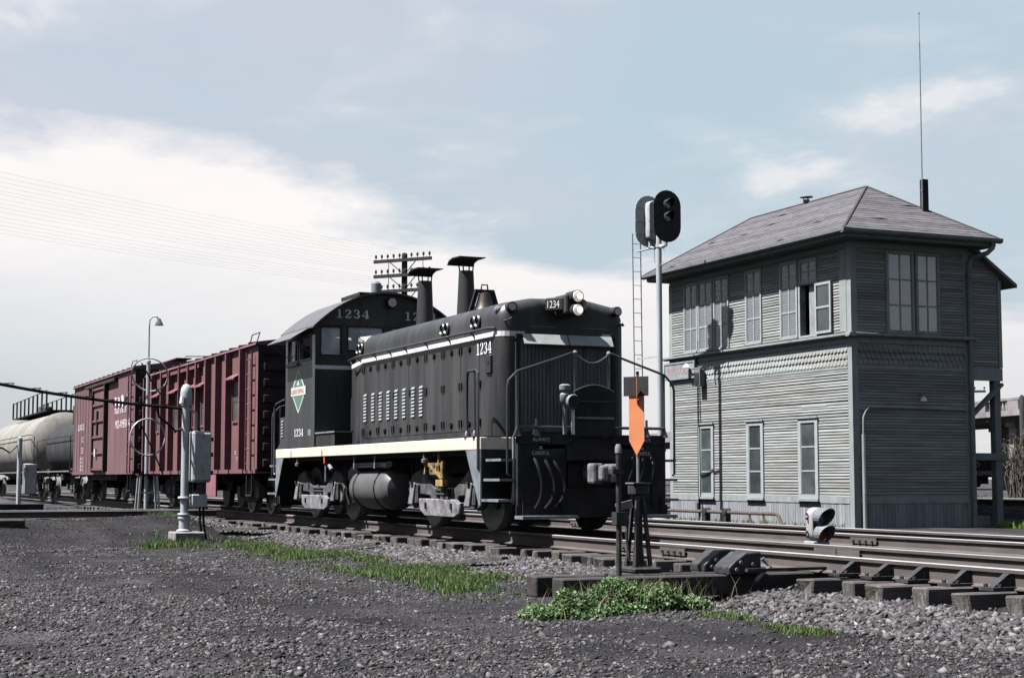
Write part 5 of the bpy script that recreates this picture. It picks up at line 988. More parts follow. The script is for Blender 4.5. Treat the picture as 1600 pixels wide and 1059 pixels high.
# tank cars
def tankcar(name, x0, x1, r_, zc_, m, label, dome):
    t = thing(name, ((x0 + x1) / 2, 0, 0), label, 'tank car', 'tank cars at the end of the train')
    h = .45; G().lathe([(.02, x0 - .02), (r_ * .5, x0 + .04), (r_ * .82, x0 + .18), (r_, x0 + h), (r_, x1 - h), (r_ * .82, x1 - .18), (r_ * .5, x1 - .04), (.02, x1 + .02)], (0, 0, zc_), 'x', n=36).obj('tank', M[m], t)
    G().box(x0 - .5, x1 + .5, -.35, .35, .72, .98).obj('centre_sill', M['under'], t, smooth=0)
    for X in (x0 + 1.2, x1 - 1.2): G().box(X - .4, X + .4, -1.1, 1.1, .98, zc_ - r_ * .72).obj('saddle', M['under'], t, smooth=0)
    g = G(); 
    for sy in (-1, 1): g.box(x0 - .4, x1 + .4, *sorted((sy * 1.40, sy * 1.18)), 1.04, 1.09)
    for sy in (-1, 1): G().box(x0 - .4, x1 + .4, *sorted((sy * 1.42, sy * 1.15)), 1.03, 1.08).obj('running_board', M['dusty'], t, smooth=0); G().tube([(x0 - .35, sy * 1.38, 1.08), (x0 - .35, sy * 1.38, zc_ + .35), (x0 - .1, sy * (r_ + .08), zc_ + .42), (x1 + .1, sy * (r_ + .08), zc_ + .42), (x1 + .35, sy * 1.38, zc_ + .35), (x1 + .35, sy * 1.38, 1.08)], .018, 6).obj('safety_rail', M['black2'], t)
    freight_truck(t, x0 + .9); freight_truck(t, x1 - .9)
    xm = (x0 + x1) / 2 + (0 if dome else 2.0); HL = 6.2
    if dome: G().lathe([(.62, zc_ + r_ - .15), (.62, zc_ + r_ + .55), (.5, zc_ + r_ + .68), (.02, zc_ + r_ + .74)], (xm, 0, 0), n=24).obj('dome', M[m], t)
    else:
        G().lathe([(.35, zc_ + r_ - .08), (.35, zc_ + r_ + .42), (.3, zc_ + r_ + .5), (.02, zc_ + r_ + .52)], (xm, 0, 0), n=20).obj('valve_housing', M['truck'], t)
        G().box(xm - HL, xm + HL, -.75, .75, zc_ + r_ + .06, zc_ + r_ + .11).obj('platform', M['black2'], t, smooth=0)
        rl = G()
        for sy in (-1, 1):
            rl.tube([(xm - HL, sy * .75, zc_ + r_ + .85), (xm + HL, sy * .75, zc_ + r_ + .95)], .022, 5)
            for k in range(9): rl.tube([(xm - HL + k * HL / 4, sy * .75, zc_ + r_ + .08), (xm - HL + k * HL / 4, sy * .75, zc_ + r_ + .9)], .045, 5)
        rl.obj('platform_railing', M['black2'], t)
    return t
tankcar('tank_car', -43.3, -34.6, 1.12, 1.98, 'tankblack', 'dark tank car with a dome, half hidden behind the faded red boxcar', True)
tankcar('tank_car', -63.0, -45.0, 1.44, 2.24, 'tankgrey', 'pale grey tank car with a railed platform at the far left', False)
# ---------------------------------------------------------------- signals and lineside things
def oval(w, h, n=10):
    r_ = w / 2; c_ = h / 2 - r_
    return [(r_ * math.cos(math.pi * k / n), c_ + r_ * math.sin(math.pi * k / n)) for k in range(n + 1)] + [(-r_ * math.cos(math.pi * k / n), -c_ - r_ * math.sin(math.pi * k / n)) for k in range(n + 1)]
SM = thing('signal_mast', (-3.74, 6.6, -.2), 'tall silver signal mast with two oval heads and ladder in front of the tower', 'signal')
mx, my = -3.74, 6.6
G().lathe([(.085, -.25), (.085, .1), (.068, .12), (.062, 5.80), (.075, 5.80), (.075, 5.88), (.062, 5.88), (.058, 6.5), (.03, 6.55)], (mx, my, 0), n=16).obj('mast', M['silver'], SM)
G().lathe([(.2, -.25), (.2, -.1), (.12, .05), (.09, .2)], (mx, my, 0), n=14).obj('mast_base', M['silver'], SM)
def head(fx, fy, zc_, s, nm, lab):
    """s=+1 faces +x, -1 faces -x"""
    o = G().ext([(fy + a, zc_ + b) for a, b in oval(.67, 1.14)], 0, fx, fx + s * .015).obj(nm, M['signalblack'] if s > 0 else M['silver'], SM, smooth=35); o['label'] = lab
    bx0, bx1 = sorted((fx - s * .002, fx - s * .20)); G().ext([(fy + a, zc_ + b) for a, b in oval(.20, .86)], 0, bx0, bx1).obj('lamp_case', M['case'], o, bevel=.015)
    for z_ in (.26, -.02, -.30)[:2 if s > 0 else 3]:
        zz = zc_ + z_; h = G(); n = 12
        for k in range(n):
            a0, a1 = math.pi * (-.12 + 1.24 * k / n), math.pi * (-.12 + 1.24 * (k + 1) / n); L0 = .10 + .17 * max(0, math.sin(a0)); L1 = .10 + .17 * max(0, math.sin(a1))
            h.add([(fx + s * .015, fy + .105 * math.cos(a0), zz + .105 * math.sin(a0)), (fx + s * .015, fy + .105 * math.cos(a1), zz + .105 * math.sin(a1)), (fx + s * L1, fy + .105 * math.cos(a1), zz + .105 * math.sin(a1)), (fx + s * L0, fy + .105 * math.cos(a0), zz + .105 * math.sin(a0))], [(0, 1, 2, 3)])
        h.obj('visor', M['signalblack'], o); G().lathe([(.085, .0), (.07, .012), (.03, .022), (.004, .025)] if s > 0 else [(.085, 0), (.07, -.012), (.004, -.025)], (fx + s * .0165, fy, zz), 'x', n=16).obj('lens', M['lenses'], o)
    if s < 0:
        for zz in (.30, .0, -.28): G().box(fx + .001, fx + .014, fy - .32, fy + .32, zc_ + zz - .015, zc_ + zz + .015).obj('back_strap', M['silver'], o, smooth=0)
    return o
head(-3.40, 6.62, 6.44, 1, 'signal_head', 'black oval signal face turned to the camera'); head(-3.97, 6.48, 6.40, -1, 'signal_head', 'silver back of the oval signal head facing away')
G().tube([(mx, my, 5.84), (mx + .15, my, 5.80), (mx + .27, my + .02, 5.82), (mx + .27, my + .02, 5.98)], .045, 8).obj('head_bracket', M['silver'], SM); G().tube([(mx, my, 5.84), (mx - .10, my - .06, 5.80), (mx - .18, my - .12, 5.82), (mx - .18, my - .12, 5.96)], .045, 8).obj('head_bracket', M['silver'], SM)
g = G(); lx, ly = -4.62, 6.52
for k in (-.10, .10): g.tube([(lx + .10, ly + k, -.2), (lx, ly + k, 6.15), (lx + .02, ly + k, 6.22)], .013, 6)
for k in range(20): z = .1 + k * .31; g.tube([(lx + .1 - z * .016, ly - .10, z), (lx + .1 - z * .016, ly + .10, z)], .007, 5)
g.obj('ladder', M['greypaint'], SM); 
for z in (3.42, 5.82): G().bar((lx + .03, ly, z), (mx, my, z), .07 if z > 5 else .03, .03).obj('ladder_stay', M['silver'], SM, smooth=0)
for s in (-1, 1): G().tube([(mx + s * .18, my + .02 * s, 5.86), (mx + s * .22, my + .02, 5.5), (mx + s * .06, my, 5.4)], .006, 5).obj('head_wire', M['wire'], SM)
# dwarf signal
DW = thing('dwarf_signal', (8.6, 2.2, -.3), 'low white dwarf signal with two black hoods between the tracks', 'dwarf signal')
g = G(); g.ext([(2.2 + a, .16 + b) for a, b in oval(.24, .46)], 0, 8.44, 8.60); g.obj('case', M['dwarfwhite'], DW, bevel=.015); G().box(8.40, 8.64, 2.07, 2.33, -.2, -.06).obj('base', M['dwarfwhite'], DW, smooth=0, bevel=.01); G().cyl((8.52, 2.2, -.32), (8.52, 2.2, -.05), .06, n=10).obj('stem', M['dwarfwhite'], DW)
G().ext([(2.2 + a, .16 + b) for a, b in oval(.225, .44)], 0, 8.601, 8.612).obj('face', M['signalblack'], DW)
for z_, lm_ in ((.265, 'lenses'), (.04, 'amber')):
    h = G(); n = 16
    for k in range(n):
        a0, a1 = math.pi * (-.35 + 1.7 * k / n), math.pi * (-.35 + 1.7 * (k + 1) / n); Lf = lambda a: .09 + .16 * max(0, math.sin(a) * .6 + .4); 
        P = lambda a, L, rr: (8.612 + L, 2.2 + rr * math.cos(a), z_ + rr * math.sin(a))
        h.add([P(a0, 0, .118), P(a1, 0, .118), P(a1, Lf(a1), .118), P(a0, Lf(a0), .118), P(a0, 0, .110), P(a1, 0, .110), P(a1, Lf(a1), .110), P(a0, Lf(a0), .110)], [(0, 1, 2, 3), (4, 7, 6, 5), (3, 2, 6, 7)])
    h.obj('hood', M['greypaint'], DW); G().lathe([(.105, 0), (.09, .012), (.004, .03)], (8.613, 2.2, z_), 'x', n=16).obj('lens', M[lm_], DW)
for z_ in (.30, .24, .06, .0): G().cyl((8.5, 2.07, z_), (8.5, 2.05, z_), .018, n=6).obj('bolt', M['black2'], DW)
# switch stand
SS = thing('switch_stand', (12.2, -2.5, -.18), 'black switch stand with an orange arrow target beside the near track', 'switch stand')
sx, sy_ = 12.18, -2.47
G().box(sx - .20, sx + .20, sy_ - .16, sy_ + .16, -.177, -.12).obj('base', M['castiron'], SS, smooth=0, bevel=.015)
g = G()
for a, b in ((-.10, -.08), (.10, -.08), (-.10, .08), (.10, .08)): g.bar((sx + a, sy_ + b, -.11), (sx + a * .4, sy_ + b * .4, .62), .035, .035)
g.lathe([(.065, -.11), (.045, .1), (.04, .55), (.06, .60), (.06, .66), (.04, .70)], (sx, sy_, 0), n=14); g.obj('pedestal', M['castiron'], SS)
G().box(sx - .08, sx + .08, sy_ - .09, sy_ + .09, .60, .72).obj('gear_box', M['castiron'], SS, smooth=0, bevel=.02); G().box(sx - .09, sx + .09, sy_ - .10, sy_ + .10, .722, .735).obj('collar', M['dusty'], SS, smooth=0)
G().bar((sx + .05, sy_ - .10, .52), (sx + .02, sy_ - .26, .48), .05, .08).obj('latch', M['dusty'], SS, smooth=0); G().tube([(sx + .05, sy_ - .14, .50), (sx + .04, sy_ - .16, .2), (sx + .03, sy_ - .12, -.05)], .016, 6).obj('throw_lever', M['castiron'], SS)
G().tube([(sx, sy_ - .20, .62), (sx, sy_ - .21, .4), (sx, sy_ - .19, .15)], .008, 5).obj('chain', M['dusty'], SS)
G().cyl((sx, sy_, .70), (sx, sy_, 1.84), .017, n=8).obj('spindle', M['greypaint'], SS)
tdir = Vector((.8, .6, 0)).normalized(); tn = Vector((tdir.y, -tdir.x, 0))
def vane(poly, dv, nv, th, m, name):
    P = [Vector((sx, sy_, 0)) + dv * a + Vector((0, 0, b)) for a, b in poly]; n = len(P); g = G(); g.add([p + nv * th for p in P] + [p - nv * th for p in P], [tuple(range(n)), tuple(range(n, 2 * n))] + [(k, n + k, n + (k + 1) % n, (k + 1) % n) for k in range(n)]); return g.obj(name, M[m], SS, smooth=0)
o = vane([(-.085, 1.16), (0, 1.01), (.085, 1.16), (.085, 1.78), (-.085, 1.78)], tdir, tn, .004, 'orangetgt', 'target_arrow'); o.location = tn * .024
for z in (1.23, 1.42): G().cyl(Vector((sx, sy_, z)) + tn * .004, Vector((sx, sy_, z)) + tn * .012, .010, n=8).obj('bolt', M['black2'], o)
cr = (tn * .5 + tdir * .45).normalized()
vane([(-.14, 1.62), (.14, 1.62), (.14, 1.82), (-.14, 1.82)], tdir, tn, .003, 'signalblack', 'target_plate').location = tn * .036
pv = vane([(.02, 1.52), (.10, 1.60), (.12, 1.80), (.07, 1.74)], (tdir * .35 + tn * .94).normalized(), tdir, .003, 'orangetgt', 'cross_vane')
G().bar((sx, sy_, 1.78), (sx, sy_, 1.875), .025, .025).obj('spindle_tip', M['castiron'], SS, smooth=0)
# pipe post beside it
PP = thing('pipe_post', (12.62, -2.92, -.4), 'slim steel pipe post standing just left of the switch stand', 'post')
px_, py_ = 12.42, -2.82
G().cyl((px_, py_, -.5), (px_, py_, 1.03), .028, n=10).obj('post', M['castiron'], PP); G().lathe([(.035, 1.03), (.035, 1.09), (.02, 1.12)], (px_, py_, 0), n=10).obj('cap', M['dusty'], PP); G().box(px_ - .06, px_ + .05, py_ - .05, py_ + .09, .32, .44).obj('clamp', M['castiron'], PP, smooth=0); G().box(px_ - .04, px_ + .05, py_ - .09, py_ + .04, .82, .87).obj('clamp', M['castiron'], PP, smooth=0)
# relay case on a pole
RC = thing('relay_case_post', (-4.5, -3.5, -.4), 'silver pipe post with a grey relay case on a concrete base', 'relay case')
qx, qy = -4.5, -3.53
G().box(qx - .32, qx + .32, qy - .24, qy + .34, -.62, -.25).obj('concrete_base', M['concrete'], RC, smooth=0, bevel=.02)
G().lathe([(.15, -.25), (.15, -.22), (.10, -.20), (.10, -.02), (.12, 0), (.12, .03), (.076, .06), (.076, 2.18), (.10, 2.20), (.115, 2.30), (.115, 2.44), (.10, 2.54), (.06, 2.60), (.01, 2.62)], (qx, qy, 0), n=18).obj('post', M['silver'], RC)
G().tube([(qx + .05, qy - .05, 2.3), (qx + .12, qy - .10, 2.34), (qx + .14, qy - .12, 2.22)], .05, 8).obj('cable_entry', M['silver'], RC)
for z in (.06, .38): G().lathe([(.12, z), (.13, z + .02), (.12, z + .05)], (qx, qy, 0), n=14).obj('pole_band', M['silver'], RC)
cs = G().box(qx - .17, qx + .17, qy + .10, qy + .48, .70, 1.70).obj('case', M['case'], RC, smooth=0, bevel=.05, seg=3); G().box(qx + .171, qx + .20, qy + .13, qy + .46, .74, 1.66).obj('case_door', M['case'], RC, smooth=0, bevel=.02)
for z in (.85, 1.2, 1.5): G().box(qx + .12, qx + .19, qy + .481, qy + .51, z, z + .08).obj('hinge', M['black2'], cs, smooth=0)
G().tube([(qx, qy + .2, 1.70), (qx, qy + .2, 2.05), (qx, qy + .1, 2.12), (qx, qy + .05, 2.12)], .028, 8).obj('conduit', M['silver'], RC); G().cyl((qx, qy + .33, .46), (qx, qy + .33, .72), .09, n=12).obj('case_neck', M['truck'], RC); G().box(qx - .13, qx + .13, qy + .12, qy + .42, .22, .47).obj('junction_box', M['silver'], RC, smooth=0, bevel=.015)
for k in (0, .07): G().tube([(qx, qy + .30 + k, .22), (qx + .02, qy + .31 + k, -.1), (qx + .05, qy + .36 + k, -.42)], .024, 6).obj('cable_down', M['cable'], RC)
# overhead cable to the left
g = G(); A, B = Vector((-4.5, -3.62, 2.14)), Vector((-2.9, -8.6, 2.72)); N_ = 30
pts = [A.lerp(B, k / N_) + Vector((0, 0, -.10 * math.sin(math.pi * k / N_))) for k in range(N_ + 1)]
g.tube(pts, .030, 7)
for k in range(2, N_, 3): g.tube([pts[k] + Vector((0, 0, .02)), pts[k] + Vector((0, .05, .055)), pts[k + 1] + Vector((0, 0, .02))], .010, 5)
CB = g.obj('overhead_cable', M['cable']); tag(CB, 'thick black cable strung from the relay case post to the left edge', 'cable')
G().tube([tuple(pts[3]), tuple(pts[3] + Vector((0, .03, -.2))), tuple(pts[2] + Vector((0, .10, -.36))), (-4.45, -3.75, 1.70), (-4.46, -3.6, 1.74)], .026, 6).obj('drip_loop', M['cable'], CB)
# far left case
LP = thing('relay_case_post', (-26.9, -4.0, 0), 'small grey case on a thin post at the far left by the tank car', 'relay case')
G().cyl((-26.9, -4.03, -.4), (-26.9, -4.03, 2.02), .075, n=10).obj('post', M['silver'], LP); G().lathe([(.08, 2.02), (.08, 2.08), (.03, 2.12)], (-26.9, -4.03, 0), n=10).obj('post_cap', M['silver'], LP); G().box(-27.1, -26.75, -3.90, -3.50, .28, 1.26).obj('case', M['case'], LP, smooth=0, bevel=.03); G().cyl((-26.74, -3.85, 1.1), (-26.66, -3.85, 1.1), .05, n=8).obj('case_fitting', M['dusty'], LP)
G().tube([(-26.9, -4.1, 1.85), (-26.8, -4.35, 1.60), (-26.7, -4.6, 1.75), (-26, -7.5, 1.95)], .03, 6).obj('cable_loop', M['cable'], LP)
tag(G().box(-26.2, -25.7, -6.5, -3.4, -.35, -.02).obj('concrete_kerb', M['black2'], smooth=0), 'dark timber curb at the foot of the far left case', 'curb')
# order hoop stand with yard lamp
HS = thing('hoop_lamp_post', (-15, -2.3, -.1), 'slender lamp post with two wire hoops and a low stand in front of the boxcars', 'lamp post')
hx, hy = -15.0, -2.26
G().lathe([(.05, -.1), (.05, 3.75), (.06, 3.76), (.06, 3.82), (.025, 3.84), (.022, 4.75)], (hx, hy, 0), n=10).obj('pole', M['silver'], HS); G().tube([(hx, hy, 4.70), (hx, hy + .01, 4.88), (hx + .03, hy + .08, 4.97), (hx + .06, hy + .18, 4.97), (hx + .07, hy + .22, 4.90)], .022, 7).obj('gooseneck', M['silver'], HS)
G().lathe([(.03, 4.92), (.06, 4.86), (.12, 4.74), (.10, 4.74)], (hx + .08, hy + .24, 0), n=12).obj('lamp_shade', M['truck'], HS)
def hoop(c, r_, rot):
    pts = []
    for k in range(32):
        a = k * 2 * math.pi / 32; v = Vector((0, r_ * math.cos(a), r_ * math.sin(a))); v.rotate(Quaternion((0, 0, 1), rot[0])); v.rotate(Quaternion((0, 1, 0), rot[1])); pts.append(Vector(c) + v)
    return G().tube(pts, .020, 6, close=True)
hoop((hx + .08, hy, 1.84), .47, (R(10), 0)).obj('wire_hoop', M['silver'], HS); hoop((hx + .1, hy + .02, 3.45), .46, (R(-20), R(28))).obj('wire_hoop', M['silver'], HS)
G().tube([(hx + .1, hy - .2, 2.2), (hx + .1, hy + .18, 1.4), (hx + .1, hy + .42, .85)], .02, 5).obj('hoop_fork', M['black2'], HS); G().tube([(hx + .1, hy - .2, 3.75), (hx + .1, hy + .12, 3.2), (hx + .1, hy + .34, 2.9)], .02, 5).obj('hoop_fork', M['black2'], HS)
g = G()
for a, b in ((-.16, -.2), (.16, -.2), (-.16, .28), (.16, .28)): g.bar((hx + a, hy + b * .85, .86), (hx + a * 1.3, hy + b * 1.15, -.15), .05, .05)
for a in (-.16, .16): g.bar((hx + a, hy - .22, .42), (hx + a, hy + .30, .42), .03, .04)
g.obj('stand', M['silver'], HS, smooth=0); G().box(hx - .2, hx + .2, hy - .24, hy + .32, .86, .90).obj('stand_top', M['under'], HS, smooth=0)
# pipe line rods in front of the tower
PR = thing('pipe_line', (-1, 6.7, -.2), 'rusty rod line on low stands at the foot of the tower', 'pipe line')
G().tube([(-6.5, 6.75, .10), (.55, 6.75, .10), (.62, 6.75, .06), (.74, 6.75, -.16)], .035, 8).obj('rod', M['rusty'], PR)
for X in (-2.1, -1.3): G().box(X - .06, X + .06, 6.70, 6.82, -.2, .05).obj('rod_stand', M['castiron'], PR, smooth=0); G().cyl((X, 6.69, .11), (X, 6.83, .11), .075, n=12).obj('rod_roller', M['castiron'], PR)
for X in (-.45, .05): G().tube([(X, 6.75, .10), (X + .12, 6.75, -.18)], .028, 7).obj('rod_leg', M['rusty'], PR)
# utility pole behind locomotive
def upole(x, y, h, arms, adir, name, label, al=2.5, pins=10, rr=.15):
    t = thing(name, (x, y, -.3), label, 'utility pole'); G().lathe([(rr, -.4), (rr * .72, h), (.02, h + .05)], (x, y, 0), n=12).obj('pole', M['pole'], t); dv = Vector(adir).normalized()
    pm = G().lathe([(.012, 0), (.012, .06), (.04, .07), (.05, .12), (.035, .18), (.01, .20)], (0, 0, 0), n=8).mesh('insulator', M['insul'])
    for z in arms:
        c_ = Vector((x, y, z)) + dv.cross(Vector((0, 0, 1))) * rr
        a = G().bar(c_ - dv * al / 2, c_ + dv * al / 2, .10, .12).obj('cross_arm', M['pole'], t, smooth=0)
        for k in range(pins):
            f_ = -al / 2 + .08 + (al - .16) * k / (pins - 1)
            if abs(f_) > .12: link('insulator', pm, t, c_ + dv * f_ + Vector((0, 0, .06)))
        for s_ in (-1, 1): G().bar(c_ + dv * s_ * .62, Vector((x, y, z - .55)), .02, .03).obj('arm_brace', M['pole'], t, smooth=0)
    return t
ad = (.77, .63, 0); UP = upole(-29.7, 10.06, 9.2, (8.95, 8.38, 7.80), ad, 'utility_pole', 'dark utility pole with three crossarms behind the locomotive cab')
for k, (a, z0, z1) in enumerate(((-.7, 8.38, 8.95), (.8, 8.38, 8.95), (-.7, 7.8, 8.38))): G().bar(Vector((-29.7, 10.06, z0)) + Vector(ad).normalized() * a, Vector((-29.7, 10.06, z1)) + Vector(ad).normalized() * a, .02, .02).obj('arm_tie', M['pole'], UP, smooth=0)
wd = Vector((13.7, -16.7, 0)).normalized(); n_ = 0
for z in (9.15, 8.58, 8.0):
    for k in range(0, 10, 2):
        f_ = -1.17 + 2.34 * k / 9; A = Vector((-29.7, 10.06, z)) + Vector(ad).normalized() * f_; B = A + wd * 55 + Vector((0, 0, .6))
        w = G().tube([A.lerp(B, q / 16) + Vector((0, 0, -.9 * math.sin(math.pi * q / 16))) for q in range(17)], .0022, 4).obj('line_wire', M['wire']); n_ += 1
        tag(w, '%s thin telegraph wire from the left end of the %s crossarm behind the cab' % (('first', 'second', 'third', 'fourth', 'fifth')[k // 2], {9.15: 'top', 8.58: 'middle', 8.0: 'bottom'}[z]), 'wire', 'telegraph wires from the pole behind the cab')
# ---------------------------------------------------------------- background right: viaduct, hopper, poles
A, B = Vector((-72, 74, 0)), Vector((-166, 95, 0)); bd = (B - A).normalized(); bn = Vector((bd.y, -bd.x, 0)); bn = bn if bn.y < 0 else -bn
VD = thing('viaduct', (-72, 74, 0), 'long concrete road viaduct with balustrade beyond the tower', 'viaduct')
S0, S1 = -45, 150
def vb(s0, s1, o0, o1, z0, z1, name, m, par=VD):
    P = []
    for z in (z0, z1):
        for s_, o_ in ((s0, o0), (s1, o0), (s1, o1), (s0, o1)): q = A + bd * s_ - bn * o_; P.append((q.x, q.y, z))
    return G().add(P, [(0, 1, 2, 3), (4, 5, 6, 7), (0, 1, 5, 4), (1, 2, 6, 5), (2, 3, 7, 6), (3, 0, 4, 7)]).obj(name, M[m], par, smooth=0)
vb(S0, S1, 0, 9, 5.55, 5.98, 'deck', 'bridge'); vb(S0, S1, .8, 8.2, 5.16, 5.549, 'girder', 'bridgedark')
s = S0; i = 0
BALM = None
while s < 75:
    vb(s, s + 1.7, .02, .4, 5.981, 6.72, 'parapet_post', 'bridge'); vb(s, s + 5.2, 0, .45, 6.721, 6.9, 'coping', 'bridge')
    for k in range(6):
        q = A + bd * (s + 2.0 + k * .52) - bn * .2
        if BALM is None: BALM = G().lathe([(.13, 0), (.15, .1), (.10, .3), (.12, .5), (.15, .74)], (0, 0, 0), n=6).mesh('baluster', M['bridge'])
        link('baluster', BALM, VD, (q.x, q.y, 5.98))
    s += 5.2
vb(75, S1, .02, .4, 5.981, 6.9, 'parapet', 'bridge')
for s in np.arange(-39.2, 150, 13.0):
    for o_ in (1.2, 6.6): vb(s - .55, s + .55, o_, o_ + 1.1, -.4, 4.77, 'pier_column', 'bridge')
    for o_ in (1.2, 6.6): vb(s - .75, s + .75, o_ - .2, o_ + 1.3, 4.771, 5.159, 'pier_cap', 'bridge')
def rdir(px, D): # point at plan distance D in the camera's horizontal direction; used to set out far things
    a = yaw + math.atan((px - 800) / 2505.0); return Vector((26.777 - D * math.cos(a), -10.281 + D * math.sin(a), 0))
HC = thing('hopper_car', (-88, 86, 0), 'black hopper car lettered in white, seen beyond the tower annex', 'hopper car')
hc = Vector((-88.5, 86.3, 0)); hd = Vector((.66, .75, 0)).normalized(); hn = Vector((hd.y, -hd.x, 0))
def hb_(a0, a1, o0, o1, z0, z1, name, m):
    P = []
    for z in (z0, z1):
        for s_, o_ in ((a0, o0), (a1, o0), (a1, o1), (a0, o1)): q = hc + hd * s_ - hn * o_; P.append((q.x, q.y, z))
    return G().add(P, [(0, 1, 2, 3), (4, 5, 6, 7), (0, 1, 5, 4), (1, 2, 6, 5), (2, 3, 7, 6), (3, 0, 4, 7)]).obj(name, M[m], HC, smooth=0)
hb_(-10, 1.0, 0, 2.8, .9, 2.75, 'body', 'hopper'); hb_(-10, 1.0, -.08, 0, 2.70, 2.82, 'top_chord', 'rib'); hb_(-9.5, .5, .8, 2, .3, .9, 'underframe', 'under')
for k in range(8): hb_(-9.8 + k * 1.5, -9.68 + k * 1.5, -.07, 0, .95, 2.70, 'side_post', 'hopper')
for a in (-8.4, -6.8, -2.0, -.4): q = hc + hd * a; G().lathe([(.42, -.06), (.42, .06)], (q.x, q.y, .42), 'y', n=16).obj('wheel', M['under'], HC)
text('CHICAGO', .56, hc + hd * -.15 + hn * .09 + Vector((0, 0, 1.85)), hd, ZP, M['white'], HC, wide=.85, align='RIGHT'); text('EASTERN ILLINOIS', .50, hc + hd * .85 + hn * .09 + Vector((0, 0, 1.12)), hd, ZP, M['white'], HC, wide=.72, align='RIGHT')
q = rdir(1597, 70); bp = thing('wooden_post', (q.x, q.y, -.3), 'plain wooden post in front of the viaduct at the right edge', 'post'); G().lathe([(.14, -.4), (.11, 4.15), (.04, 4.25)], (q.x, q.y, 0), n=10).obj('post', M['pole'], bp)
q = rdir(1502, 90); upole(q.x, q.y, 6.1, (5.45,), (.66, .75, 0), 'utility_pole', 'pole with one crossarm peeping out past the tower wall', al=2.6, pins=6)
# ---------------------------------------------------------------- plants
M['grass'] = attr_mat('grass_blades', .8, .3); M['leaf'] = attr_mat('weed_leaves', .6, .22)
def blades(name, x, y, h, label, cols, w=.008, z=None):
    n = len(x); z = height(x, y) if z is None else z; a = rng.uniform(0, 2 * np.pi, n); lean = rng.uniform(.1, .75, n) * h; la = rng.uniform(0, 2 * np.pi, n)
    dx, dy = np.cos(a) * w, np.sin(a) * w; lx, ly = np.cos(la) * lean, np.sin(la) * lean
    V = np.stack([np.stack([x - dx, y - dy, z - .01], 1), np.stack([x + dx, y + dy, z - .01], 1), np.stack([x + lx * .4 - dx * .8, y + ly * .4 - dy * .8, z + h * .62], 1), np.stack([x + lx * .4 + dx * .8, y + ly * .4 + dy * .8, z + h * .62], 1), np.stack([x + lx, y + ly, z + h], 1)], 1).reshape(-1, 3)
    b = np.arange(n)[:, None] * 5; Fc = np.concatenate([b + [0, 1, 3], b + [0, 3, 2], b + [2, 3, 4]], 1).reshape(-1, 3)
    c = np.array(cols)[rng.integers(0, len(cols), n)] * rng.uniform(.6, 1.4, (n, 1)) * .68; o = link(name, np_mesh(name, V, Fc, M['grass'], np.repeat(c, 3, 0))); return tag(o, label, kind='stuff')
GR = [(.046, .086, .024), (.036, .070, .020), (.066, .104, .034), (.085, .10, .045), (.028, .055, .017), (.075, .085, .04)]
def strip(n, f, hmin, hmax, name, label, cols=GR, w=.008, z=None):
    x, y, k = f(n); x, y = x[k], y[k]; return blades(name, x, y, rng.uniform(hmin, hmax, len(x)), label, cols, w)
def f1(n):
    x = rng.uniform(-2.8, 9.6, n); y = -2.78 + rng.normal(0, .20 + .02 * (x + 3), n) + .12 * np.sin(x * 1.1)
    d_ = vnoise(x, y, 1.3, 11) + .6 * vnoise(x, y, 3.5, 12); return x, y, (rng.random(n) < sst(.55, 1.05, d_)) & (y < -2.15) & (y > -3.6)
strip(52000, f1, .025, .085, 'grass_strip', 'strip of short green grass along the foot of the ballast')
def f2(n):
    r_ = np.abs(rng.normal(0, .50, n)); a = rng.uniform(0, 2 * np.pi, n); x = -4.1 + r_ * np.cos(a) * 1.6; y = -3.55 + r_ * np.sin(a) * .85; return x, y, (rng.random(n) < sst(.3, .7, vnoise(x, y, 2, 3)))
strip(9000, f2, .05, .16, 'grass_tuft', 'green grass growing round the concrete base of the relay case post')
def f3(n):
    x = rng.uniform(12.6, 17.2, n); y = -2.55 + .12 * (x - 12.6) * 0 + rng.normal(0, .22, n); return x, y, rng.random(n) < sst(.62, .95, vnoise(x, y, 2.2, 6))
strip(14000, f3, .015, .05, 'grass_sprigs', 'sparse green sprigs in the gravel beside the timbers')
def f4(n):
    x = rng.uniform(-16, -11, n); y = rng.normal(-2.35, .18, n); return x, y, rng.random(n) < .6
strip(3500, f4, .04, .12, 'grass_sprigs', 'thin grass by the foot of the hoop lamp post')
def f5(n):
    x = rng.uniform(3, 15, n); y = rng.normal(2.25, .16, n); return x, y, rng.random(n) < sst(.6, .85, vnoise(x, y, 1.5, 9))
strip(7000, f5, .02, .06, 'grass_sprigs', 'low green weeds between the two tracks')
def f6(n):
    x = rng.uniform(1.7, 8, n); y = rng.uniform(10.9, 12.6, n); return x, y, rng.random(n) < .8
strip(6000, f6, .03, .16, 'tall_grass', 'bright green grass behind the tower annex', cols=[(.08, .15, .03), (.10, .17, .04), (.05, .10, .02)], w=.012)
def f7(n):
    x = rng.uniform(-45, 6, n); y = rng.uniform(16.5, 34, n); return x, y, rng.random(n) < .8
strip(26000, f7, .1, .4, 'rough_grass', 'rough grass on the far side of the raised track', cols=[(.07, .10, .035), (.10, .11, .06), (.05, .08, .025)], w=.03)
def f8(n):
    x = rng.uniform(-5.6, 1.3, n); y = rng.uniform(7.6, 7.98, n); return x, y, rng.random(n) < .4
strip(900, f8, .03, .12, 'grass_sprigs', 'a few weeds at the foot of the tower wall')
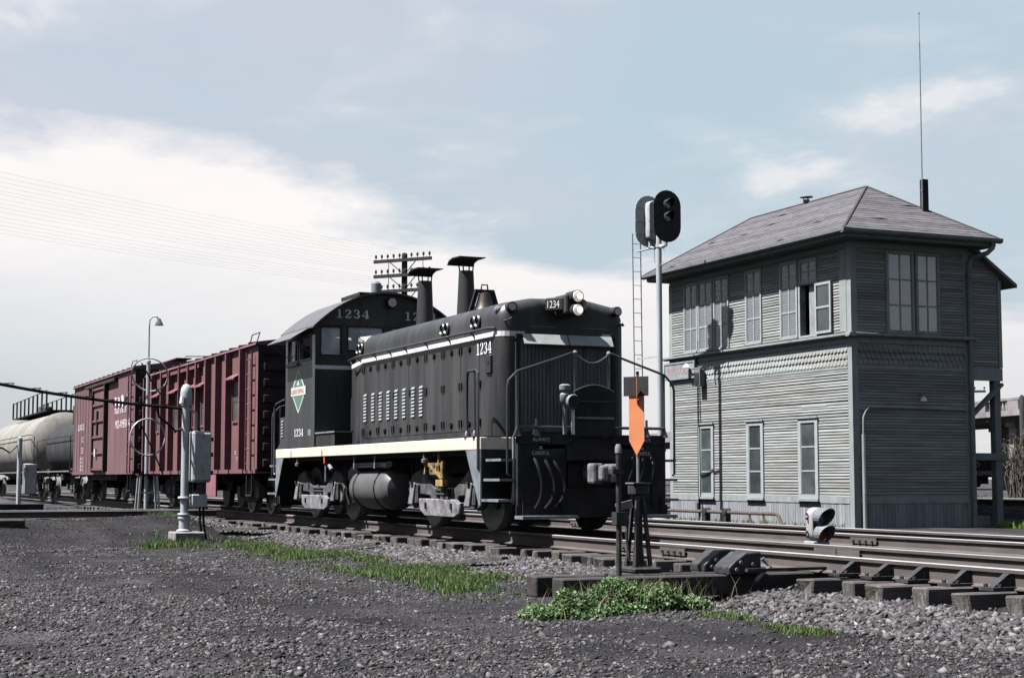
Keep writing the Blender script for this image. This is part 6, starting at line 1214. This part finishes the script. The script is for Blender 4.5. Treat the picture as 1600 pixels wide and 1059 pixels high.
def leaves(name, P, s, label, cols, kind='stuff', parent=None, up=.5):
    """small bent leaf of two triangles pairs at each point"""
    n = len(P); nv = rng.normal(size=(n, 3)); nv[:, 2] = np.abs(nv[:, 2]) + up; nv /= np.linalg.norm(nv, axis=1)[:, None]
    t = np.cross(nv, rng.normal(size=(n, 3))); t /= np.linalg.norm(t, axis=1)[:, None]; b = np.cross(nv, t); s = s[:, None]
    V = np.stack([P, P + (t * .5 + b * .42) * s + nv * s * .1, P + t * s - nv * s * .12, P + (t * .5 - b * .42) * s + nv * s * .1], 1).reshape(-1, 3)
    q = np.arange(n)[:, None] * 4; Fc = np.concatenate([q + [0, 1, 2], q + [0, 2, 3]], 1).reshape(-1, 3); c = np.array(cols)[rng.integers(0, len(cols), n)] * rng.uniform(.6, 1.4, (n, 1)) * .66
    o = link(name, np_mesh(name, V, Fc, M['leaf'], np.repeat(c, 2, 0)), parent); return tag(o, label, kind=kind) if label else o
# leafy weed patch in front of the timbers
n = 15000; cl_c = []
for (cx, cy, rx, ry, h, w) in ((13.0, -3.15, .24, .30, .34, 3), (12.95, -3.55, .26, .30, .28, 3), (12.88, -3.86, .30, .22, .16, 1.4), (13.1, -2.75, .25, .28, .25, 2.2), (13.12, -2.42, .25, .20, .13, 1.1), (13.2, -3.3, .26, .42, .12, 1.2)):
    m_ = int(n * w / 13.4); a = rng.uniform(0, 2 * np.pi, m_); r_ = np.sqrt(rng.random(m_)); X = cx + rx * r_ * np.cos(a); Y = cy + ry * r_ * np.sin(a); bump = .65 + .5 * vnoise(X, Y, 9, 4)
    zt = h * np.sqrt(np.clip(1 - r_ ** 2 * .85, 0, 1)) * bump; cl_c.append(np.stack([X, Y, height(X, Y) + zt * rng.beta(2.2, .9, m_)], 1))
P = np.concatenate(cl_c); leaves('weed_patch', P, .016 + .045 * rng.beta(1.3, 2.4, len(P)), 'dense clump of leafy green weeds in front of the switch timbers', [(.055, .098, .036), (.075, .125, .050), (.036, .068, .024), (.10, .145, .075)])
n = 900; X = rng.uniform(2.5, 4.6, n); Y = rng.uniform(11.0, 12.4, n); P = np.stack([X, Y, height(X, Y) + rng.beta(1.3, 1.6, n) * (.12 + .30 * vnoise(X, Y, 1.4, 2))], 1)
leaves('weed_patch', P, rng.uniform(.025, .06, n), 'bright broad-leaved weeds at the right edge behind the tower', [(.07, .12, .04), (.05, .09, .03), (.10, .14, .06)])
# shrubs beyond the raised track
def shrub(x, y, h, w, nt, nl, label, cols):
    t = thing('bare_shrub', (x, y, -.2), label, 'shrub', 'shrubs below the viaduct'); g = G(); tips = []
    for k in range(nt):
        a = random.uniform(0, 6.28); r_ = random.uniform(.1, 1) * w; p0 = Vector((x + random.uniform(-.3, .3), y + random.uniform(-.3, .3), -.25)); p2 = Vector((x + r_ * math.cos(a), y + r_ * math.sin(a), h * random.uniform(.55, 1))); p1 = p0.lerp(p2, .5) + Vector((random.uniform(-.2, .2), random.uniform(-.2, .2), .2))
        g.tube([p0, p1, p2], .016, 4); tips += [p1, p2, p1.lerp(p2, .5)]
        for j in range(4):
            q = p1.lerp(p2, random.random()); e_ = q + Vector((random.uniform(-.35, .35), random.uniform(-.35, .35), random.uniform(.1, .5))); g.tube([q, e_], .008, 3); tips.append(e_)
    g.obj('twigs', M['bark'], t); T = np.array([tips[i] for i in rng.integers(0, len(tips), nl)]) + rng.normal(0, .14, (nl, 3)); leaves('foliage', T, rng.uniform(.02, .05, nl), None, cols, kind=None, parent=t)
SH = [(.10, .13, .05), (.08, .10, .04), (.13, .13, .07)]
shrub(-10.3, 22.6, 2.1, .6, 40, 500, 'tall bare shrub at the right edge below the viaduct', SH); shrub(-11.7, 23.3, 1.8, .42, 34, 300, 'twiggy shrub in front of the viaduct pier', SH)
shrub(-17.5, 23.0, .45, 1.5, 34, 500, 'low greening shrub seen between tower and annex post', [(.07, .12, .03), (.10, .15, .05)]); shrub(-6.5, 22.6, 1.6, 1.2, 36, 420, 'shrub just past the right edge of the raised track', SH)
# dry stalks and taller sprigs mixed into the weed patch
n = 900; x = rng.normal(13.0, .14, n); y = rng.normal(-3.1, .38, n); blades('weed_stalks', x, y, rng.uniform(.10, .36, n), 'thin stalks and seed heads rising out of the weed clump', [(.07, .11, .035), (.12, .11, .06), (.16, .14, .09)], w=.004)
def f9(n):
    x = rng.uniform(-4, 11, n); y = rng.normal(-2.95, .45, n); return x, y, (y < -2.1) & (rng.random(n) < sst(.45, .8, vnoise(x, y, 2.6, 31)))
strip(5200, f9, .015, .06, 'grass_sprigs', 'scattered thin grass fading out from the green strip into the gravel')
